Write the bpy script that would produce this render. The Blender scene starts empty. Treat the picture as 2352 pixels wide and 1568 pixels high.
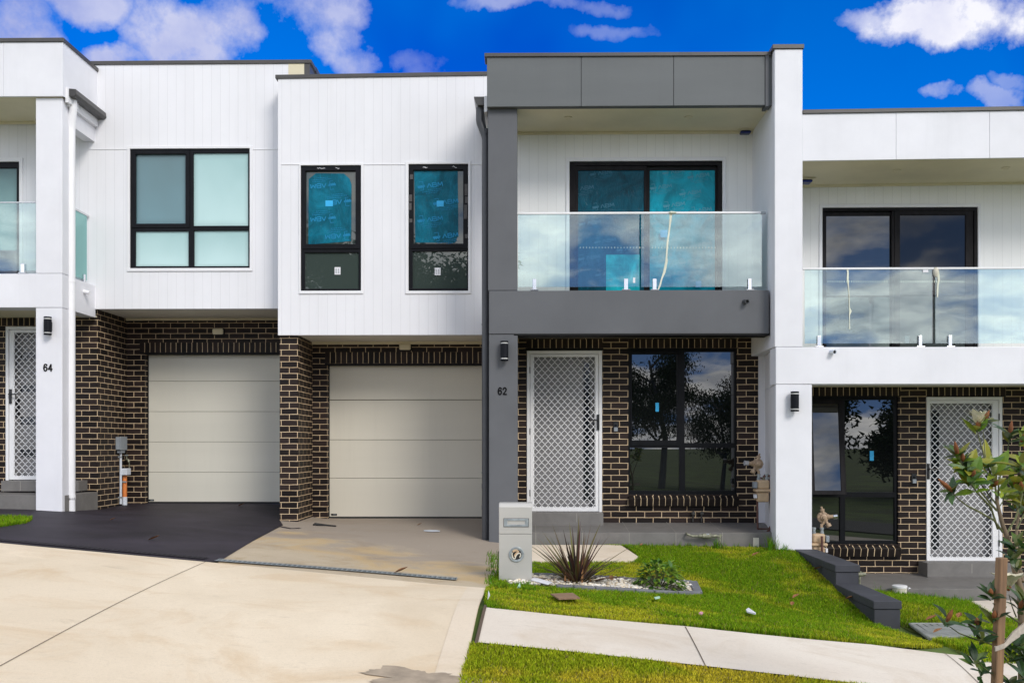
import bpy, bmesh, math, random
import numpy as np
from mathutils import Vector, Matrix
from mathutils.geometry import delaunay_2d_cdt
random.seed(7); RNG = np.random.default_rng(7)
SC = bpy.context.scene
COL = SC.collection
K = .9408                      # native pixel -> measuring unit
HC = 1.6; F = 2150.; PSI = .0158; HY = 1023.
# ------------------------------------------------------------------ camera
cam = bpy.data.cameras.new('camera'); cam.sensor_width = 36; cam.lens = F/2352*36
cam.shift_y = (HY-784)/2352; cam.clip_start = .1; cam.clip_end = 2000
co = bpy.data.objects.new('camera', cam); co.location = (0, 0, HC); co.rotation_euler = (math.pi/2, 0, PSI)
COL.objects.link(co); SC.camera = co
CP, SP = math.cos(PSI), math.sin(PSI)
def ray(x, y):
    u = (x-1176)/F
    return (u*CP-SP, u*SP+CP, (HY-y)/F)
def P(x, y, d):
    r = ray(x, y); t = d/r[1]
    return Vector((r[0]*t, d, HC+r[2]*t))
def R(x0, y0, x1, y1, d):
    xc = (x0+x1)/2
    return P(x0, y0, d).x, P(x1, y0, d).x, P(xc, y1, d).z, P(xc, y0, d).z    # X0 X1 Z0(bottom) Z1(top)
def conv(x0, y0, s):
    return lambda x, y: ((x0+x/s)*K, (y0+y/s)*K)
# ------------------------------------------------------------------ materials
def nodes(name):
    m = bpy.data.materials.new(name); m.use_nodes = True
    nt = m.node_tree; b = nt.nodes['Principled BSDF']
    return m, nt, b
def N(nt, t, **kw):
    n = nt.nodes.new(t)
    for k, v in kw.items():
        if k in n.inputs: n.inputs[k].default_value = v
        else: setattr(n, k, v)
    return n
def L(nt, a, b): nt.links.new(a, b)
def c4(c): return (c[0], c[1], c[2], 1)
def noise(nt, scale, detail=4, rough=.55, stretch=(1, 1, 1), coord='Object', dist=0):
    tc = N(nt, 'ShaderNodeTexCoord'); mp = N(nt, 'ShaderNodeMapping'); mp.inputs['Scale'].default_value = stretch
    L(nt, tc.outputs[coord], mp.inputs['Vector'])
    n = N(nt, 'ShaderNodeTexNoise', Scale=scale, Detail=detail, Roughness=rough, Distortion=dist)
    L(nt, mp.outputs[0], n.inputs['Vector']); return n
def rng(nt, sock, a, b, lo=0, hi=1):
    m = N(nt, 'ShaderNodeMapRange'); m.inputs[1].default_value = a; m.inputs[2].default_value = b
    m.inputs[3].default_value = lo; m.inputs[4].default_value = hi; L(nt, sock, m.inputs[0]); return m.outputs[0]
def mixc(nt, f, a, b, mode='MIX'):
    m = N(nt, 'ShaderNodeMixRGB', blend_type=mode)
    for s, v in ((0, f), (1, a), (2, b)):
        if isinstance(v, (tuple, list)): m.inputs[s].default_value = c4(v)
        elif isinstance(v, (int, float)): m.inputs[s].default_value = v
        else: L(nt, v, m.inputs[s])
    return m.outputs[0]
def mth(nt, op, a, b=None):
    m = N(nt, 'ShaderNodeMath', operation=op)
    for i, v in enumerate((a, b)):
        if v is None: continue
        if isinstance(v, (int, float)): m.inputs[i].default_value = v
        else: L(nt, v, m.inputs[i])
    return m.outputs[0]
def bump(nt, b, h, strength=.3, dist=.01):
    n = N(nt, 'ShaderNodeBump', Strength=strength, Distance=dist); L(nt, h, n.inputs['Height'])
    L(nt, n.outputs[0], b.inputs['Normal']); return n
def pm(name, col, rough=.6, var=.12, scale=3, bmp=0, bscale=120, metallic=0, spec=.5, stretch=(1, 1, 1), dark=None, bdist=.004):
    m, nt, b = nodes(name)
    n = noise(nt, scale, 6, .6, stretch)
    f = rng(nt, n.outputs[0], .3, .7)
    d = dark or tuple(c*(1-2*var) for c in col)
    L(nt, mixc(nt, f, d, tuple(min(1, c*(1+.3*var)) for c in col)), b.inputs['Base Color'])
    b.inputs['Roughness'].default_value = rough; b.inputs['Metallic'].default_value = metallic
    b.inputs['Specular IOR Level'].default_value = spec
    if 'render' in name or 'panel' in name:      # weather streaks
        sk = noise(nt, 1.1, 6, .7, (3.5, 3.5, .25)); L(nt, mixc(nt, rng(nt, sk.outputs[0], .52, .78, 0, .14), b.inputs['Base Color'].links[0].from_socket, tuple(c*.6 for c in col)), b.inputs['Base Color'])
    if bmp:
        bump(nt, b, noise(nt, bscale, 4, .6, stretch).outputs[0], bmp, bdist)
    return m
def m_cladding(name, col, pitch=.134, off=0.):
    m, nt, b = nodes(name)
    uv = N(nt, 'ShaderNodeUVMap'); sx = N(nt, 'ShaderNodeSeparateXYZ'); L(nt, uv.outputs[0], sx.inputs[0])
    fr = mth(nt, 'FRACT', mth(nt, 'DIVIDE', mth(nt, 'ADD', sx.outputs[0], off+100*pitch), pitch))
    g = mth(nt, 'ABSOLUTE', mth(nt, 'SUBTRACT', fr, .5))
    gr = rng(nt, g, .006, .026)             # 0 in groove, 1 on board
    n = noise(nt, .9, 6, .6, (1, 1, .5)); f = rng(nt, n.outputs[0], .3, .75)
    base = mixc(nt, f, tuple(c*.9 for c in col), col)
    # each board takes paint a little differently
    wn = N(nt, 'ShaderNodeTexWhiteNoise', noise_dimensions='1D')
    L(nt, mth(nt, 'FLOOR', mth(nt, 'ADD', mth(nt, 'DIVIDE', mth(nt, 'ADD', sx.outputs[0], off+100*pitch), pitch), .5)), wn.inputs['W'])
    base = mixc(nt, rng(nt, wn.outputs[0], 0, 1, 0, .07), base, tuple(c*.75 for c in col))
    ms = noise(nt, 30, 3, .6); base = mixc(nt, rng(nt, ms.outputs[0], .70, .78, 0, .25), base, (.35, .33, .3))
    sk = noise(nt, 1.0, 6, .7, (4.5, 4.5, .22)); base = mixc(nt, rng(nt, sk.outputs[0], .52, .78, 0, .16), base, (.50, .49, .47))
    base = mixc(nt, rng(nt, gr, 0, 1, .34, 0), base, tuple(c*.42 for c in col))
    L(nt, base, b.inputs['Base Color']); b.inputs['Roughness'].default_value = .5
    b.inputs['Specular IOR Level'].default_value = .35
    bump(nt, b, mth(nt, 'ADD', gr, rng(nt, noise(nt, 90, 3, .6, (1, 1, .08)).outputs[0], 0, 1, 0, .12)), .35, .004)
    return m
def m_brick(name, soldier=False, voff=0., uoff=0.):
    m, nt, b = nodes(name)
    uv = N(nt, 'ShaderNodeUVMap'); mp = N(nt, 'ShaderNodeMapping'); L(nt, uv.outputs[0], mp.inputs[0])
    mp.inputs['Location'].default_value = (uoff+24, voff+8.6, 0)
    # mortar wanders slightly, bricks are not perfect
    wn = N(nt, 'ShaderNodeTexNoise', Scale=9, Detail=2); L(nt, mp.outputs[0], wn.inputs['Vector'])
    wob = N(nt, 'ShaderNodeVectorMath', operation='SCALE'); wob.inputs['Scale'].default_value = .009
    L(nt, wn.outputs[1], wob.inputs[0])
    ad = N(nt, 'ShaderNodeVectorMath', operation='ADD'); L(nt, mp.outputs[0], ad.inputs[0]); L(nt, wob.outputs[0], ad.inputs[1])
    br = N(nt, 'ShaderNodeTexBrick'); L(nt, ad.outputs[0], br.inputs['Vector'])
    br.offset = 0 if soldier else .5; br.squash = 1
    for k, v in (('Scale', 1), ('Mortar Size', .0052), ('Mortar Smooth', .25), ('Bias', -.1), ('Brick Width', .24), ('Row Height', .086)):
        br.inputs[k].default_value = v
    br.inputs['Color1'].default_value = (.0090, .0063, .0058, 1); br.inputs['Color2'].default_value = (.034, .0215, .018, 1)
    br.inputs['Mortar'].default_value = (.78, .60, .38, 1)
    n = noise(nt, 45, 5, .7); sp = rng(nt, n.outputs[0], .64, .76, 0, .15)
    col = mixc(nt, sp, br.outputs['Color'], (.12, .10, .09))
    big = noise(nt, 2.2, 4, .6); col = mixc(nt, rng(nt, big.outputs[0], .35, .75, .0, .5), col, mixc(nt, .5, col, (.03, .025, .026)))
    col2 = mixc(nt, br.outputs['Fac'], col, mixc(nt, rng(nt, noise(nt, 6, 4).outputs[0], .3, .7), (.52, .38, .23), (.74, .57, .38)))
    L(nt, col2, b.inputs['Base Color'])
    L(nt, rng(nt, br.outputs['Fac'], 0, 1, .5, .9), b.inputs['Roughness'])
    b.inputs['Specular IOR Level'].default_value = .16
    h = mth(nt, 'SUBTRACT', rng(nt, noise(nt, 70, 4, .7).outputs[0], 0, 1, 0, .35), br.outputs['Fac'])
    bump(nt, b, h, .6, .006)
    return m
def m_glass_dark(name, col, ior=1.9, rough=0.0, wav=.0006):
    m, nt, b = nodes(name)
    b.inputs['Base Color'].default_value = c4(col); b.inputs['Roughness'].default_value = rough
    b.inputs['IOR'].default_value = ior
    if wav:
        n = noise(nt, .8, 1, .4); bump(nt, b, n.outputs[0], .12, wav*8)
    return m
def m_glass_clear(name, tint, refl=.16):
    m = bpy.data.materials.new(name); m.use_nodes = True; nt = m.node_tree
    for n in list(nt.nodes): nt.nodes.remove(n)
    o = N(nt, 'ShaderNodeOutputMaterial'); mx = N(nt, 'ShaderNodeMixShader')
    t = N(nt, 'ShaderNodeBsdfTransparent'); t.inputs[0].default_value = c4(tint)
    g = N(nt, 'ShaderNodeBsdfGlossy'); g.inputs['Roughness'].default_value = .01; g.inputs[0].default_value = (.92, .97, 1, 1)
    bn = N(nt, 'ShaderNodeBump', Strength=.3, Distance=.008); L(nt, noise(nt, .9, 2).outputs[0], bn.inputs['Height'])
    L(nt, bn.outputs[0], g.inputs['Normal'])
    fr = N(nt, 'ShaderNodeFresnel', IOR=1.45)
    L(nt, rng(nt, fr.outputs[0], 0, 1, refl-.035, 1), mx.inputs[0]); L(nt, t.outputs[0], mx.inputs[1]); L(nt, g.outputs[0], mx.inputs[2])
    L(nt, mx.outputs[0], o.inputs[0]); return m
def m_concrete(name, a, bcol, stain, stain_amt=.5, grad=None):
    m, nt, b = nodes(name)
    n1 = noise(nt, .55, 7, .62, (1, .8, 1), dist=.6); col = mixc(nt, rng(nt, n1.outputs[0], .34, .66), a, bcol)
    n2 = noise(nt, 1.1, 9, .70, (.8, 1.1, 1), dist=.9); col = mixc(nt, rng(nt, n2.outputs[0], .50, .68, 0, stain_amt), col, stain)
    n4 = noise(nt, 2.6, 9, .74, (.7, 1.3, 1), dist=.6); col = mixc(nt, rng(nt, n4.outputs[0], .60, .72, 0, .42*stain_amt), col, tuple(c*.5 for c in stain))
    n6 = noise(nt, 9, 8, .75, (.6, 1.2, 1), dist=.4); col = mixc(nt, rng(nt, n6.outputs[0], .56, .72, 0, .20), col, tuple(c*.62 for c in a))
    n5 = noise(nt, 1.3, 7, .66, (.7, 1.1, 1), dist=.5); col = mixc(nt, rng(nt, n5.outputs[0], .6, .75, 0, .5), col, tuple(min(1, c*1.16) for c in bcol))
    if grad: col = grad(nt, col)
    n7 = noise(nt, 45, 5, .75); col = mixc(nt, rng(nt, n7.outputs[0], .5, .75, 0, .22), col, tuple(c*.55 for c in a))
    n3 = noise(nt, 160, 3, .7); col = mixc(nt, rng(nt, n3.outputs[0], .52, .78, 0, .5), col, tuple(c*.6 for c in a))
    L(nt, col, b.inputs['Base Color']); b.inputs['Roughness'].default_value = .8; b.inputs['Specular IOR Level'].default_value = .25
    bump(nt, b, noise(nt, 70, 5, .7).outputs[0], .15, .004); return m
def m_tile(name, col):
    m, nt, b = nodes(name)
    n = noise(nt, 5, 6, .65, (1, 1, 1), dist=.6)
    L(nt, mixc(nt, rng(nt, n.outputs[0], .3, .7), tuple(c*.75 for c in col), col), b.inputs['Base Color']); b.inputs['Roughness'].default_value = .55
    return m
def m_attr(name, rough=.5, spec=.3, trans=.25, attr='Col'):
    m = bpy.data.materials.new(name); m.use_nodes = True; nt = m.node_tree; b = nt.nodes['Principled BSDF']
    a = N(nt, 'ShaderNodeAttribute'); a.attribute_name = attr
    L(nt, a.outputs['Color'], b.inputs['Base Color']); b.inputs['Roughness'].default_value = rough; b.inputs['Specular IOR Level'].default_value = spec
    if trans:
        o = nt.nodes['Material Output']; tl = N(nt, 'ShaderNodeBsdfTranslucent'); L(nt, a.outputs['Color'], tl.inputs[0])
        mx = N(nt, 'ShaderNodeMixShader'); mx.inputs[0].default_value = trans
        L(nt, b.outputs[0], mx.inputs[1]); L(nt, tl.outputs[0], mx.inputs[2]); L(nt, mx.outputs[0], o.inputs[0])
    return m
WHITE = (.80, .80, .83)
M = {}
M['clad'] = m_cladding('white_cladding', (.82, .82, .85))
M['clad_b'] = m_cladding('white_cladding_balcony', (.88, .88, .87), .128, .03)
M['render'] = pm('white_render', (.78, .78, .82), .7, .05, 1.2, .12, 160)
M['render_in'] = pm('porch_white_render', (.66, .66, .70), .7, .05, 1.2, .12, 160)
M['trim'] = pm('white_trim', (.80, .80, .82), .4, .04, 2)
M['grey'] = pm('charcoal_render', (.112, .117, .128), .75, .10, 1.1, .25, 150, dark=(.093, .097, .106))
M['greyf'] = pm('charcoal_panel', (.125, .135, .14), .7, .08, 1.3, .2, 90, stretch=(.2, 1, 1))
M['cap'] = pm('metal_capping', (.085, .08, .076), .4, .1, 3, metallic=.25)
M['gutter'] = pm('gutter_metal', (.05, .048, .046), .4, .1, 3)
M['cream'] = pm('soffit_paint', (.74, .67, .48), .7, .06, 1.5)
M['soffw'] = pm('soffit_white', (.80, .77, .68), .7, .06, 1.5)
M['dpipe'] = pm('dark_pipe', (.06, .063, .07), .4, .1, 3)
M['wpipe'] = pm('white_pipe', (.84, .84, .86), .35, .03, 3)
M['brick'] = m_brick('dark_brick')
M['soldier'] = m_brick('soldier_brick', True)
M['sillb'] = pm('sill_brick', (.016, .011, .010), .5, .3, 12, .3, 80, spec=.2)
M['mortar'] = pm('cream_mortar', (.78, .60, .38), .9, .1, 12, .3, 90)
M['lintel'] = pm('steel_lintel', (.008, .008, .009), .6, spec=.15)
M['frame'] = pm('black_aluminium', (.007, .0075, .010), .4, .2, 8, spec=.15)
M['frame2'] = pm('dusty_aluminium', (.014, .012, .014), .5, .35, 14, stretch=(1, 1, .3), spec=.15)
M['gdoor'] = pm('garage_panel', (.64, .60, .50), .5, .04, 1.2, .18, 60, stretch=(.04, 1, 1))
M['gdoor2'] = pm('garage_panel_grey', (.66, .635, .545), .5, .04, 1.2, .18, 60, stretch=(.04, 1, 1))
M['drain_slot'] = pm('drain_slot', (.13, .145, .15), .6)
M['door_gap'] = pm('door_gap', (.27, .25, .205), .8)
M['rubber'] = pm('rubber_seal', (.02, .02, .02), .8)
M['alu'] = pm('white_aluminium', (.80, .80, .81), .35, .03, 3)
M['slab_door'] = pm('grey_door', (.25, .245, .25), .5, .06, 2)
M['strip'] = m_glass_dark('door_glass', (.008, .012, .018), 1.5, .1, 0)
M['black'] = pm('black_metal', (.012, .012, .014), .35, .15, 10)
M['num'] = pm('number_black', (.004, .004, .005), .6, spec=.1)
M['chrome'] = pm('polished_steel', (.75, .75, .76), .18, .05, 5, metallic=1)
M['lens'] = pm('lamp_lens', (.62, .62, .6), .25)
M['lamp'] = pm('lamp_black', (.007, .008, .012), .5, .1, 10, spec=.15)
M['win_dark'] = m_glass_dark('window_glass', (.006, .007, .007), 1.95)
M['win_up'] = m_glass_dark('upper_window_glass', (.045, .062, .056), 1.75)
M['win_slide'] = m_glass_dark('sliding_glass', (.010, .011, .012), 1.9, 0, .0012)
M['win_slide_fly'] = m_glass_dark('insect_screen', (.007, .0065, .0065), 1.5, .03, .006)
def m_blind(name, top, bot):
    m, nt, b = nodes(name)
    tc = N(nt, 'ShaderNodeTexCoord'); s = N(nt, 'ShaderNodeSeparateXYZ'); L(nt, tc.outputs['Generated'], s.inputs[0])
    n = noise(nt, 1.3, 2); z = mth(nt, 'ADD', s.outputs[2], rng(nt, n.outputs[0], .3, .7, -.2, .2))
    c = mixc(nt, rng(nt, z, .0, 1.), bot, top)
    ex = mth(nt, 'MINIMUM', mth(nt, 'MINIMUM', s.outputs[0], mth(nt, 'SUBTRACT', 1, s.outputs[0])), mth(nt, 'MINIMUM', s.outputs[2], mth(nt, 'SUBTRACT', 1, s.outputs[2])))
    c = mixc(nt, rng(nt, ex, 0, .10, .35, 0), c, tuple(v*.5 for v in top))
    L(nt, c, b.inputs['Base Color']); b.inputs['Roughness'].default_value = .25; b.inputs['IOR'].default_value = 1.5
    return m
M['blind_d'] = m_blind('shaded_blind_glass', (.12, .20, .22), (.15, .27, .31))
M['blind_l'] = m_blind('pale_blind_glass', (.36, .55, .55), (.52, .72, .72))
M['blind_s'] = m_blind('sliding_blind_glass', (.10, .2, .21), (.28, .46, .46))
def m_film(name, col, mottle, ior=1.4):
    m, nt, b = nodes(name)
    n = noise(nt, 2.2, 6, .65, (1, 1, .8), dist=1.5); n2 = noise(nt, 25, 5, .75, (1, 1, .25))
    c = mixc(nt, rng(nt, n.outputs[0], .36, .68), tuple(v*.72 for v in col), tuple(v*1.8+.006 for v in col))
    n8 = noise(nt, 6, 7, .7, (1.6, 1, .5), dist=2.5); c = mixc(nt, rng(nt, n8.outputs[0], .55, .68, 0, .55), c, mottle)  # lighter blue mottle across the film
    c = mixc(nt, rng(nt, n2.outputs[0], .60, .72, 0, .5), c, mottle)
    L(nt, c, b.inputs['Base Color']); b.inputs['Roughness'].default_value = .12; b.inputs['IOR'].default_value = ior
    bump(nt, b, mth(nt, 'ADD', n.outputs[0], n8.outputs[0]), .6, .014); return m
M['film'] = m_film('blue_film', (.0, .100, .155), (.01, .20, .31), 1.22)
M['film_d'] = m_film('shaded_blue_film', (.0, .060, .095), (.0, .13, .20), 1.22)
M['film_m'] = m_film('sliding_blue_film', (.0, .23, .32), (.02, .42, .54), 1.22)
M['film_l'] = m_film('light_patch_blue', (.01, .40, .47), (.05, .55, .6), 1.2)  # colour holds the light patch on the balcony door film
M['print'] = pm('film_print', (.02, .24, .46), .5, spec=.1)
M['print2'] = pm('faded_print', (.05, .17, .25), .5, spec=.1)
M['print3'] = pm('faded_print_light', (.10, .36, .47), .5, spec=.1)
M['tape'] = pm('tape_residue', (.09, .085, .085), .7, .2, 30)
M['note'] = pm('cyan_note', (.03, .45, .85), .6)
M['paper'] = pm('white_paper', (.78, .78, .82), .7, .06, 14)
M['bal'] = m_glass_clear('balustrade_glass', (.81, .90, .885), .125)
def m_teal(name):
    m = bpy.data.materials.new(name); m.use_nodes = True; nt = m.node_tree
    for n in list(nt.nodes): nt.nodes.remove(n)
    o = N(nt, 'ShaderNodeOutputMaterial'); mx = N(nt, 'ShaderNodeMixShader'); mx.inputs[0].default_value = .45
    t = N(nt, 'ShaderNodeBsdfTransparent'); t.inputs[0].default_value = (.62, .82, .80, 1); d = N(nt, 'ShaderNodeBsdfDiffuse'); d.inputs[0].default_value = (.42, .66, .65, 1)
    L(nt, t.outputs[0], mx.inputs[1]); L(nt, d.outputs[0], mx.inputs[2]); L(nt, mx.outputs[0], o.inputs[0]); return m
M['bal_t'] = m_teal('teal_edge_glass')
M['steel'] = pm('brushed_steel', (.57, .555, .525), .42, .08, 1.2, .1, 200, metallic=.4, stretch=(.05, 1, 1))
M['glue'] = pm('dried_adhesive', (.72, .74, .6), .6)
M['blue_lens'] = pm('film_covered_lens', (.006, .02, .17), .25)
M['tile'] = m_tile('grey_tile', (.185, .175, .165))
M['tilej'] = pm('tile_joint', (.38, .36, .32), .9)
M['tan'] = pm('meter_tan', (.56, .40, .25), .5, .1, 8)
M['regtan'] = pm('regulator_brown', (.45, .32, .21), .5, .2, 14)
M['copper'] = pm('rusty_pipe', (.13, .055, .04), .6, .3, 20)
M['verd'] = pm('weathered_brass', (.30, .30, .21), .5, .35, 30)
M['boxgrey'] = pm('grey_plastic', (.27, .30, .33), .5, .08, 6)
M['pvcg'] = pm('pale_pvc', (.62, .66, .72), .45, .05, 6)
M['orange'] = pm('orange_conduit', (.72, .22, .05), .5, .1, 9)
M['galv'] = pm('galvanised_steel', (.36, .40, .42), .45, .2, 25, metallic=.3)
M['pitm'] = pm('steel_lid', (.27, .28, .26), .75, .2, 8)
M['wallblock'] = pm('charcoal_block', (.046, .048, .06), .75, .15, 3, .25, 70)
M['edge'] = pm('grey_paver', (.17, .175, .19), .8, .15, 6, .3, 70)
M['stone'] = m_attr('white_pebble', .7, .3, 0)
M['grass'] = m_attr('grass_blade', .8, .08, .35)
M['leaf'] = m_attr('leaf', .38, .5, .2)
M['leafm'] = m_attr('matte_leaf', .6, .3, .15)
M['soil'] = pm('lawn_soil', (.16, .20, .02), .95, .25, 8)
M['bark'] = pm('bark', (.22, .16, .10), .85, .25, 25, .4, 60, stretch=(1, 1, .2))
M['bark2'] = pm('gum_bark', (.25, .21, .17), .9, .25, 4, stretch=(1, 1, .2))
M['twig'] = pm('green_twig', (.13, .14, .05), .7, .3, 25)
M['wood'] = pm('hardwood_stake', (.34, .20, .10), .8, .25, 9, .3, 40, stretch=(3, 3, .15), dark=(.15, .085, .05))
M['petal'] = pm('magnolia_petal', (.80, .74, .55), .5, .1, 30)
M['bud'] = pm('rust_bud', (.26, .085, .022), .7, .3, 40)
M['strap'] = pm('hessian_strap', (.52, .45, .38), .9, .15, 40)
M['board'] = pm('brown_tile', (.28, .17, .10), .7, .2, 6, stretch=(1, 6, 1))
M['dryleaf'] = pm('dry_leaf', (.32, .14, .05), .8, .35, 60)
M['stick'] = pm('black_stick', (.015, .014, .013), .7)
M['green_scrap'] = pm('green_scrap', (.45, .68, .5), .7)
M['pink_scrap'] = pm('pink_scrap', (.72, .35, .42), .7)
M['foam'] = pm('cream_foam', (.70, .66, .55), .8)
M['joint'] = pm('dark_joint', (.11, .075, .05), .9)
M['asph'] = pm('dark_coating', (.038, .031, .043), .62, .3, 1.1, .2, 90, stretch=(.9, 1.1, 1), spec=.2)
M['road'] = pm('asphalt', (.05, .05, .05), .9, .15, 3)
def g_in(nt, col):
    tc = N(nt, 'ShaderNodeTexCoord'); s = N(nt, 'ShaderNodeSeparateXYZ'); L(nt, tc.outputs['Object'], s.inputs[0])
    n = noise(nt, .8, 6, .65, (1, 1.2, 1), dist=.8)
    ramp = mth(nt, 'ADD', mth(nt, 'ADD', s.outputs[1], mth(nt, 'MULTIPLY', s.outputs[0], .75)), rng(nt, n.outputs[0], .25, .75, -1.3, 1.3))
    f = rng(nt, ramp, 8.9, 10.3)
    c = mixc(nt, rng(nt, f, 0, 1, 0, .72), col, (.27, .23, .20))
    band = mth(nt, 'SUBTRACT', 1, mth(nt, 'ABSOLUTE', rng(nt, ramp, 8.4, 9.9, -1, 1)))
    c = mixc(nt, rng(nt, band, 0, 1, 0, .7), c, (.50, .35, .17))
    fl = noise(nt, 16, 3, .6, (1, 1.6, 1)); return mixc(nt, rng(nt, fl.outputs[0], .70, .73, 0, .6), c, (.6, .56, .5))
M['conc'] = m_concrete('cream_concrete', (.645, .53, .385), (.77, .655, .50), (.61, .45, .28), .7)
M['conc_in'] = m_concrete('stained_concrete', (.44, .36, .26), (.52, .43, .31), (.33, .23, .12), .8, g_in)
M['conc_edge'] = m_concrete('edge_concrete', (.68, .57, .44), (.74, .64, .51), (.58, .45, .30), .5)
M['conc_path'] = m_concrete('path_concrete', (.64, .56, .47), (.73, .66, .57), (.56, .46, .35), .75)
# ------------------------------------------------------------------ mesh builder
ORG = {}
def org(o): return ORG.get(o.name, Vector((0, 0, 0))) if o else Vector((0, 0, 0))
class MB:
    def __init__(s): s.v = []; s.f = []; s.c = []
    def add(s, vs, fs, col=None):
        o = len(s.v); s.v += [tuple(v) for v in vs]; s.f += [tuple(i+o for i in f) for f in fs]
        s.c += [col]*len(fs); return s
    def box(s, x0, x1, y0, y1, z0, z1):
        if x0 > x1: x0, x1 = x1, x0
        if y0 > y1: y0, y1 = y1, y0
        if z0 > z1: z0, z1 = z1, z0
        v = [(x0,y0,z0),(x1,y0,z0),(x1,y1,z0),(x0,y1,z0),(x0,y0,z1),(x1,y0,z1),(x1,y1,z1),(x0,y1,z1)]
        return s.add(v, [(0,1,5,4),(1,2,6,5),(2,3,7,6),(3,0,4,7),(4,5,6,7),(3,2,1,0)])
    def obox(s, c, ax, ay, az):      # oriented box: centre and three half axes
        c, ax, ay, az = map(Vector, (c, ax, ay, az))
        v = [c+ax*i+ay*j+az*k for k in (-1, 1) for j in (-1, 1) for i in (-1, 1)]
        return s.add(v, [(0,1,5,4),(1,3,7,5),(3,2,6,7),(2,0,4,6),(4,5,7,6),(2,3,1,0)])
    def prism(s, poly, dvec):        # polygon (list of points) extruded by dvec
        n = len(poly); a = [Vector(p) for p in poly]; b = [p+Vector(dvec) for p in a]
        return s.add(a+b, [tuple(range(n)), tuple(range(2*n-1, n-1, -1))]+[(i, i+n, (i+1) % n+n, (i+1) % n) for i in range(n)])
    def tube(s, pts, r, n=10, cap=True):
        pts = [Vector(p) for p in pts]; rs = r if isinstance(r, (list, tuple)) else [r]*len(pts)
        vs = []; up = None
        for i, p in enumerate(pts):
            t = (pts[min(i+1, len(pts)-1)]-pts[max(i-1, 0)]).normalized()
            if up is None:
                up = t.cross(Vector((0, 1, 0)) if abs(t.y) < .9 else Vector((1, 0, 0))).normalized()
            up = (up-t*up.dot(t)).normalized(); w = t.cross(up)
            for k in range(n):
                a = 2*math.pi*k/n; vs.append(p+(up*math.cos(a)+w*math.sin(a))*rs[i])
        fs = [(i*n+k, i*n+(k+1) % n, (i+1)*n+(k+1) % n, (i+1)*n+k) for i in range(len(pts)-1) for k in range(n)]
        if cap: fs += [tuple(range(n-1, -1, -1)), tuple((len(pts)-1)*n+k for k in range(n))]
        return s.add(vs, fs)
    def lathe(s, c, axis, prof, n=20):   # profile list of (dist along axis, radius)
        a = Vector(axis).normalized(); c = Vector(c)
        pts = [c+a*d for d, r in prof]
        u = a.cross(Vector((0, 1, 0)) if abs(a.y) < .9 else Vector((1, 0, 0))).normalized(); w = a.cross(u); vs = []
        for (d, r), p in zip(prof, pts):
            for k in range(n):
                t = 2*math.pi*k/n; vs.append(p+(u*math.cos(t)+w*math.sin(t))*r)
        m = len(prof)
        fs = [(i*n+k, i*n+(k+1) % n, (i+1)*n+(k+1) % n, (i+1)*n+k) for i in range(m-1) for k in range(n)]
        fs += [tuple(range(n-1, -1, -1)), tuple((m-1)*n+k for k in range(n))]
        return s.add(vs, fs)
    def holes(s, X0, X1, Z0, Z1, holes, yf, th):     # wall slab with rectangular openings
        xs = sorted({X0, X1, *[h[0] for h in holes], *[h[1] for h in holes]}); xs = [x for x in xs if X0 <= x <= X1]
        zs = sorted({Z0, Z1, *[h[2] for h in holes], *[h[3] for h in holes]}); zs = [z for z in zs if Z0 <= z <= Z1]
        def inh(x, z): return any(h[0] < x < h[1] and h[2] < z < h[3] for h in holes)
        nx, nz = len(xs), len(zs); yb = yf+th
        vs = [(x, yf, z) for z in zs for x in xs]+[(x, yb, z) for z in zs for x in xs]; o = nx*nz; fs = []
        solid = [[(not inh((xs[i]+xs[i+1])/2, (zs[j]+zs[j+1])/2)) for i in range(nx-1)] for j in range(nz-1)]
        ix = lambda i, j: j*nx+i
        for j in range(nz-1):
            for i in range(nx-1):
                if not solid[j][i]: continue
                a, b, c, d = ix(i, j), ix(i+1, j), ix(i+1, j+1), ix(i, j+1)
                fs += [(a, b, c, d), (a+o, d+o, c+o, b+o)]
                if i == 0 or not solid[j][i-1]: fs.append((a, d, d+o, a+o))
                if i == nx-2 or not solid[j][i+1]: fs.append((b, b+o, c+o, c))
                if j == 0 or not solid[j-1][i]: fs.append((a, a+o, b+o, b))
                if j == nz-2 or not solid[j+1][i]: fs.append((d, c, c+o, d+o))
        return s.add(vs, fs)
    def build(s, name, mat, parent=None, smooth=False, bev=0, uvo=(0, 0), uvrot=None, bseg=1):
        og = org(parent)
        me = bpy.data.meshes.new(name)
        me.from_pydata([(x-og.x, y-og.y, z-og.z) for x, y, z in s.v], [], s.f); me.update()
        uvl = me.uv_layers.new(name='UVMap')
        for p in me.polygons:
            n = p.normal; ax, ay, az = abs(n.x), abs(n.y), abs(n.z)
            for li in p.loop_indices:
                x, y, z = s.v[me.loops[li].vertex_index]
                if ay >= ax and ay >= az: u, v = x, z
                elif ax >= az: u, v = y, z
                else: u, v = x, y
                if uvrot is not None: u, v = uvrot-v, u
                uvl.data[li].uv = (u+uvo[0], v+uvo[1])
        if any(c is not None for c in s.c):
            at = me.attributes.new('Col', 'FLOAT_COLOR', 'FACE')
            at.data.foreach_set('color', np.array([(*(c or (1, 1, 1)), 1) for c in s.c], dtype=np.float32).ravel())
        me.materials.append(mat)
        if smooth:
            for p in me.polygons: p.use_smooth = True
        o = bpy.data.objects.new(name, me); COL.objects.link(o)
        if parent: o.parent = parent
        ORG[o.name] = og.copy()
        if smooth:
            try:
                me.set_sharp_from_angle(angle=math.radians(40))
            except Exception: pass
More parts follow.
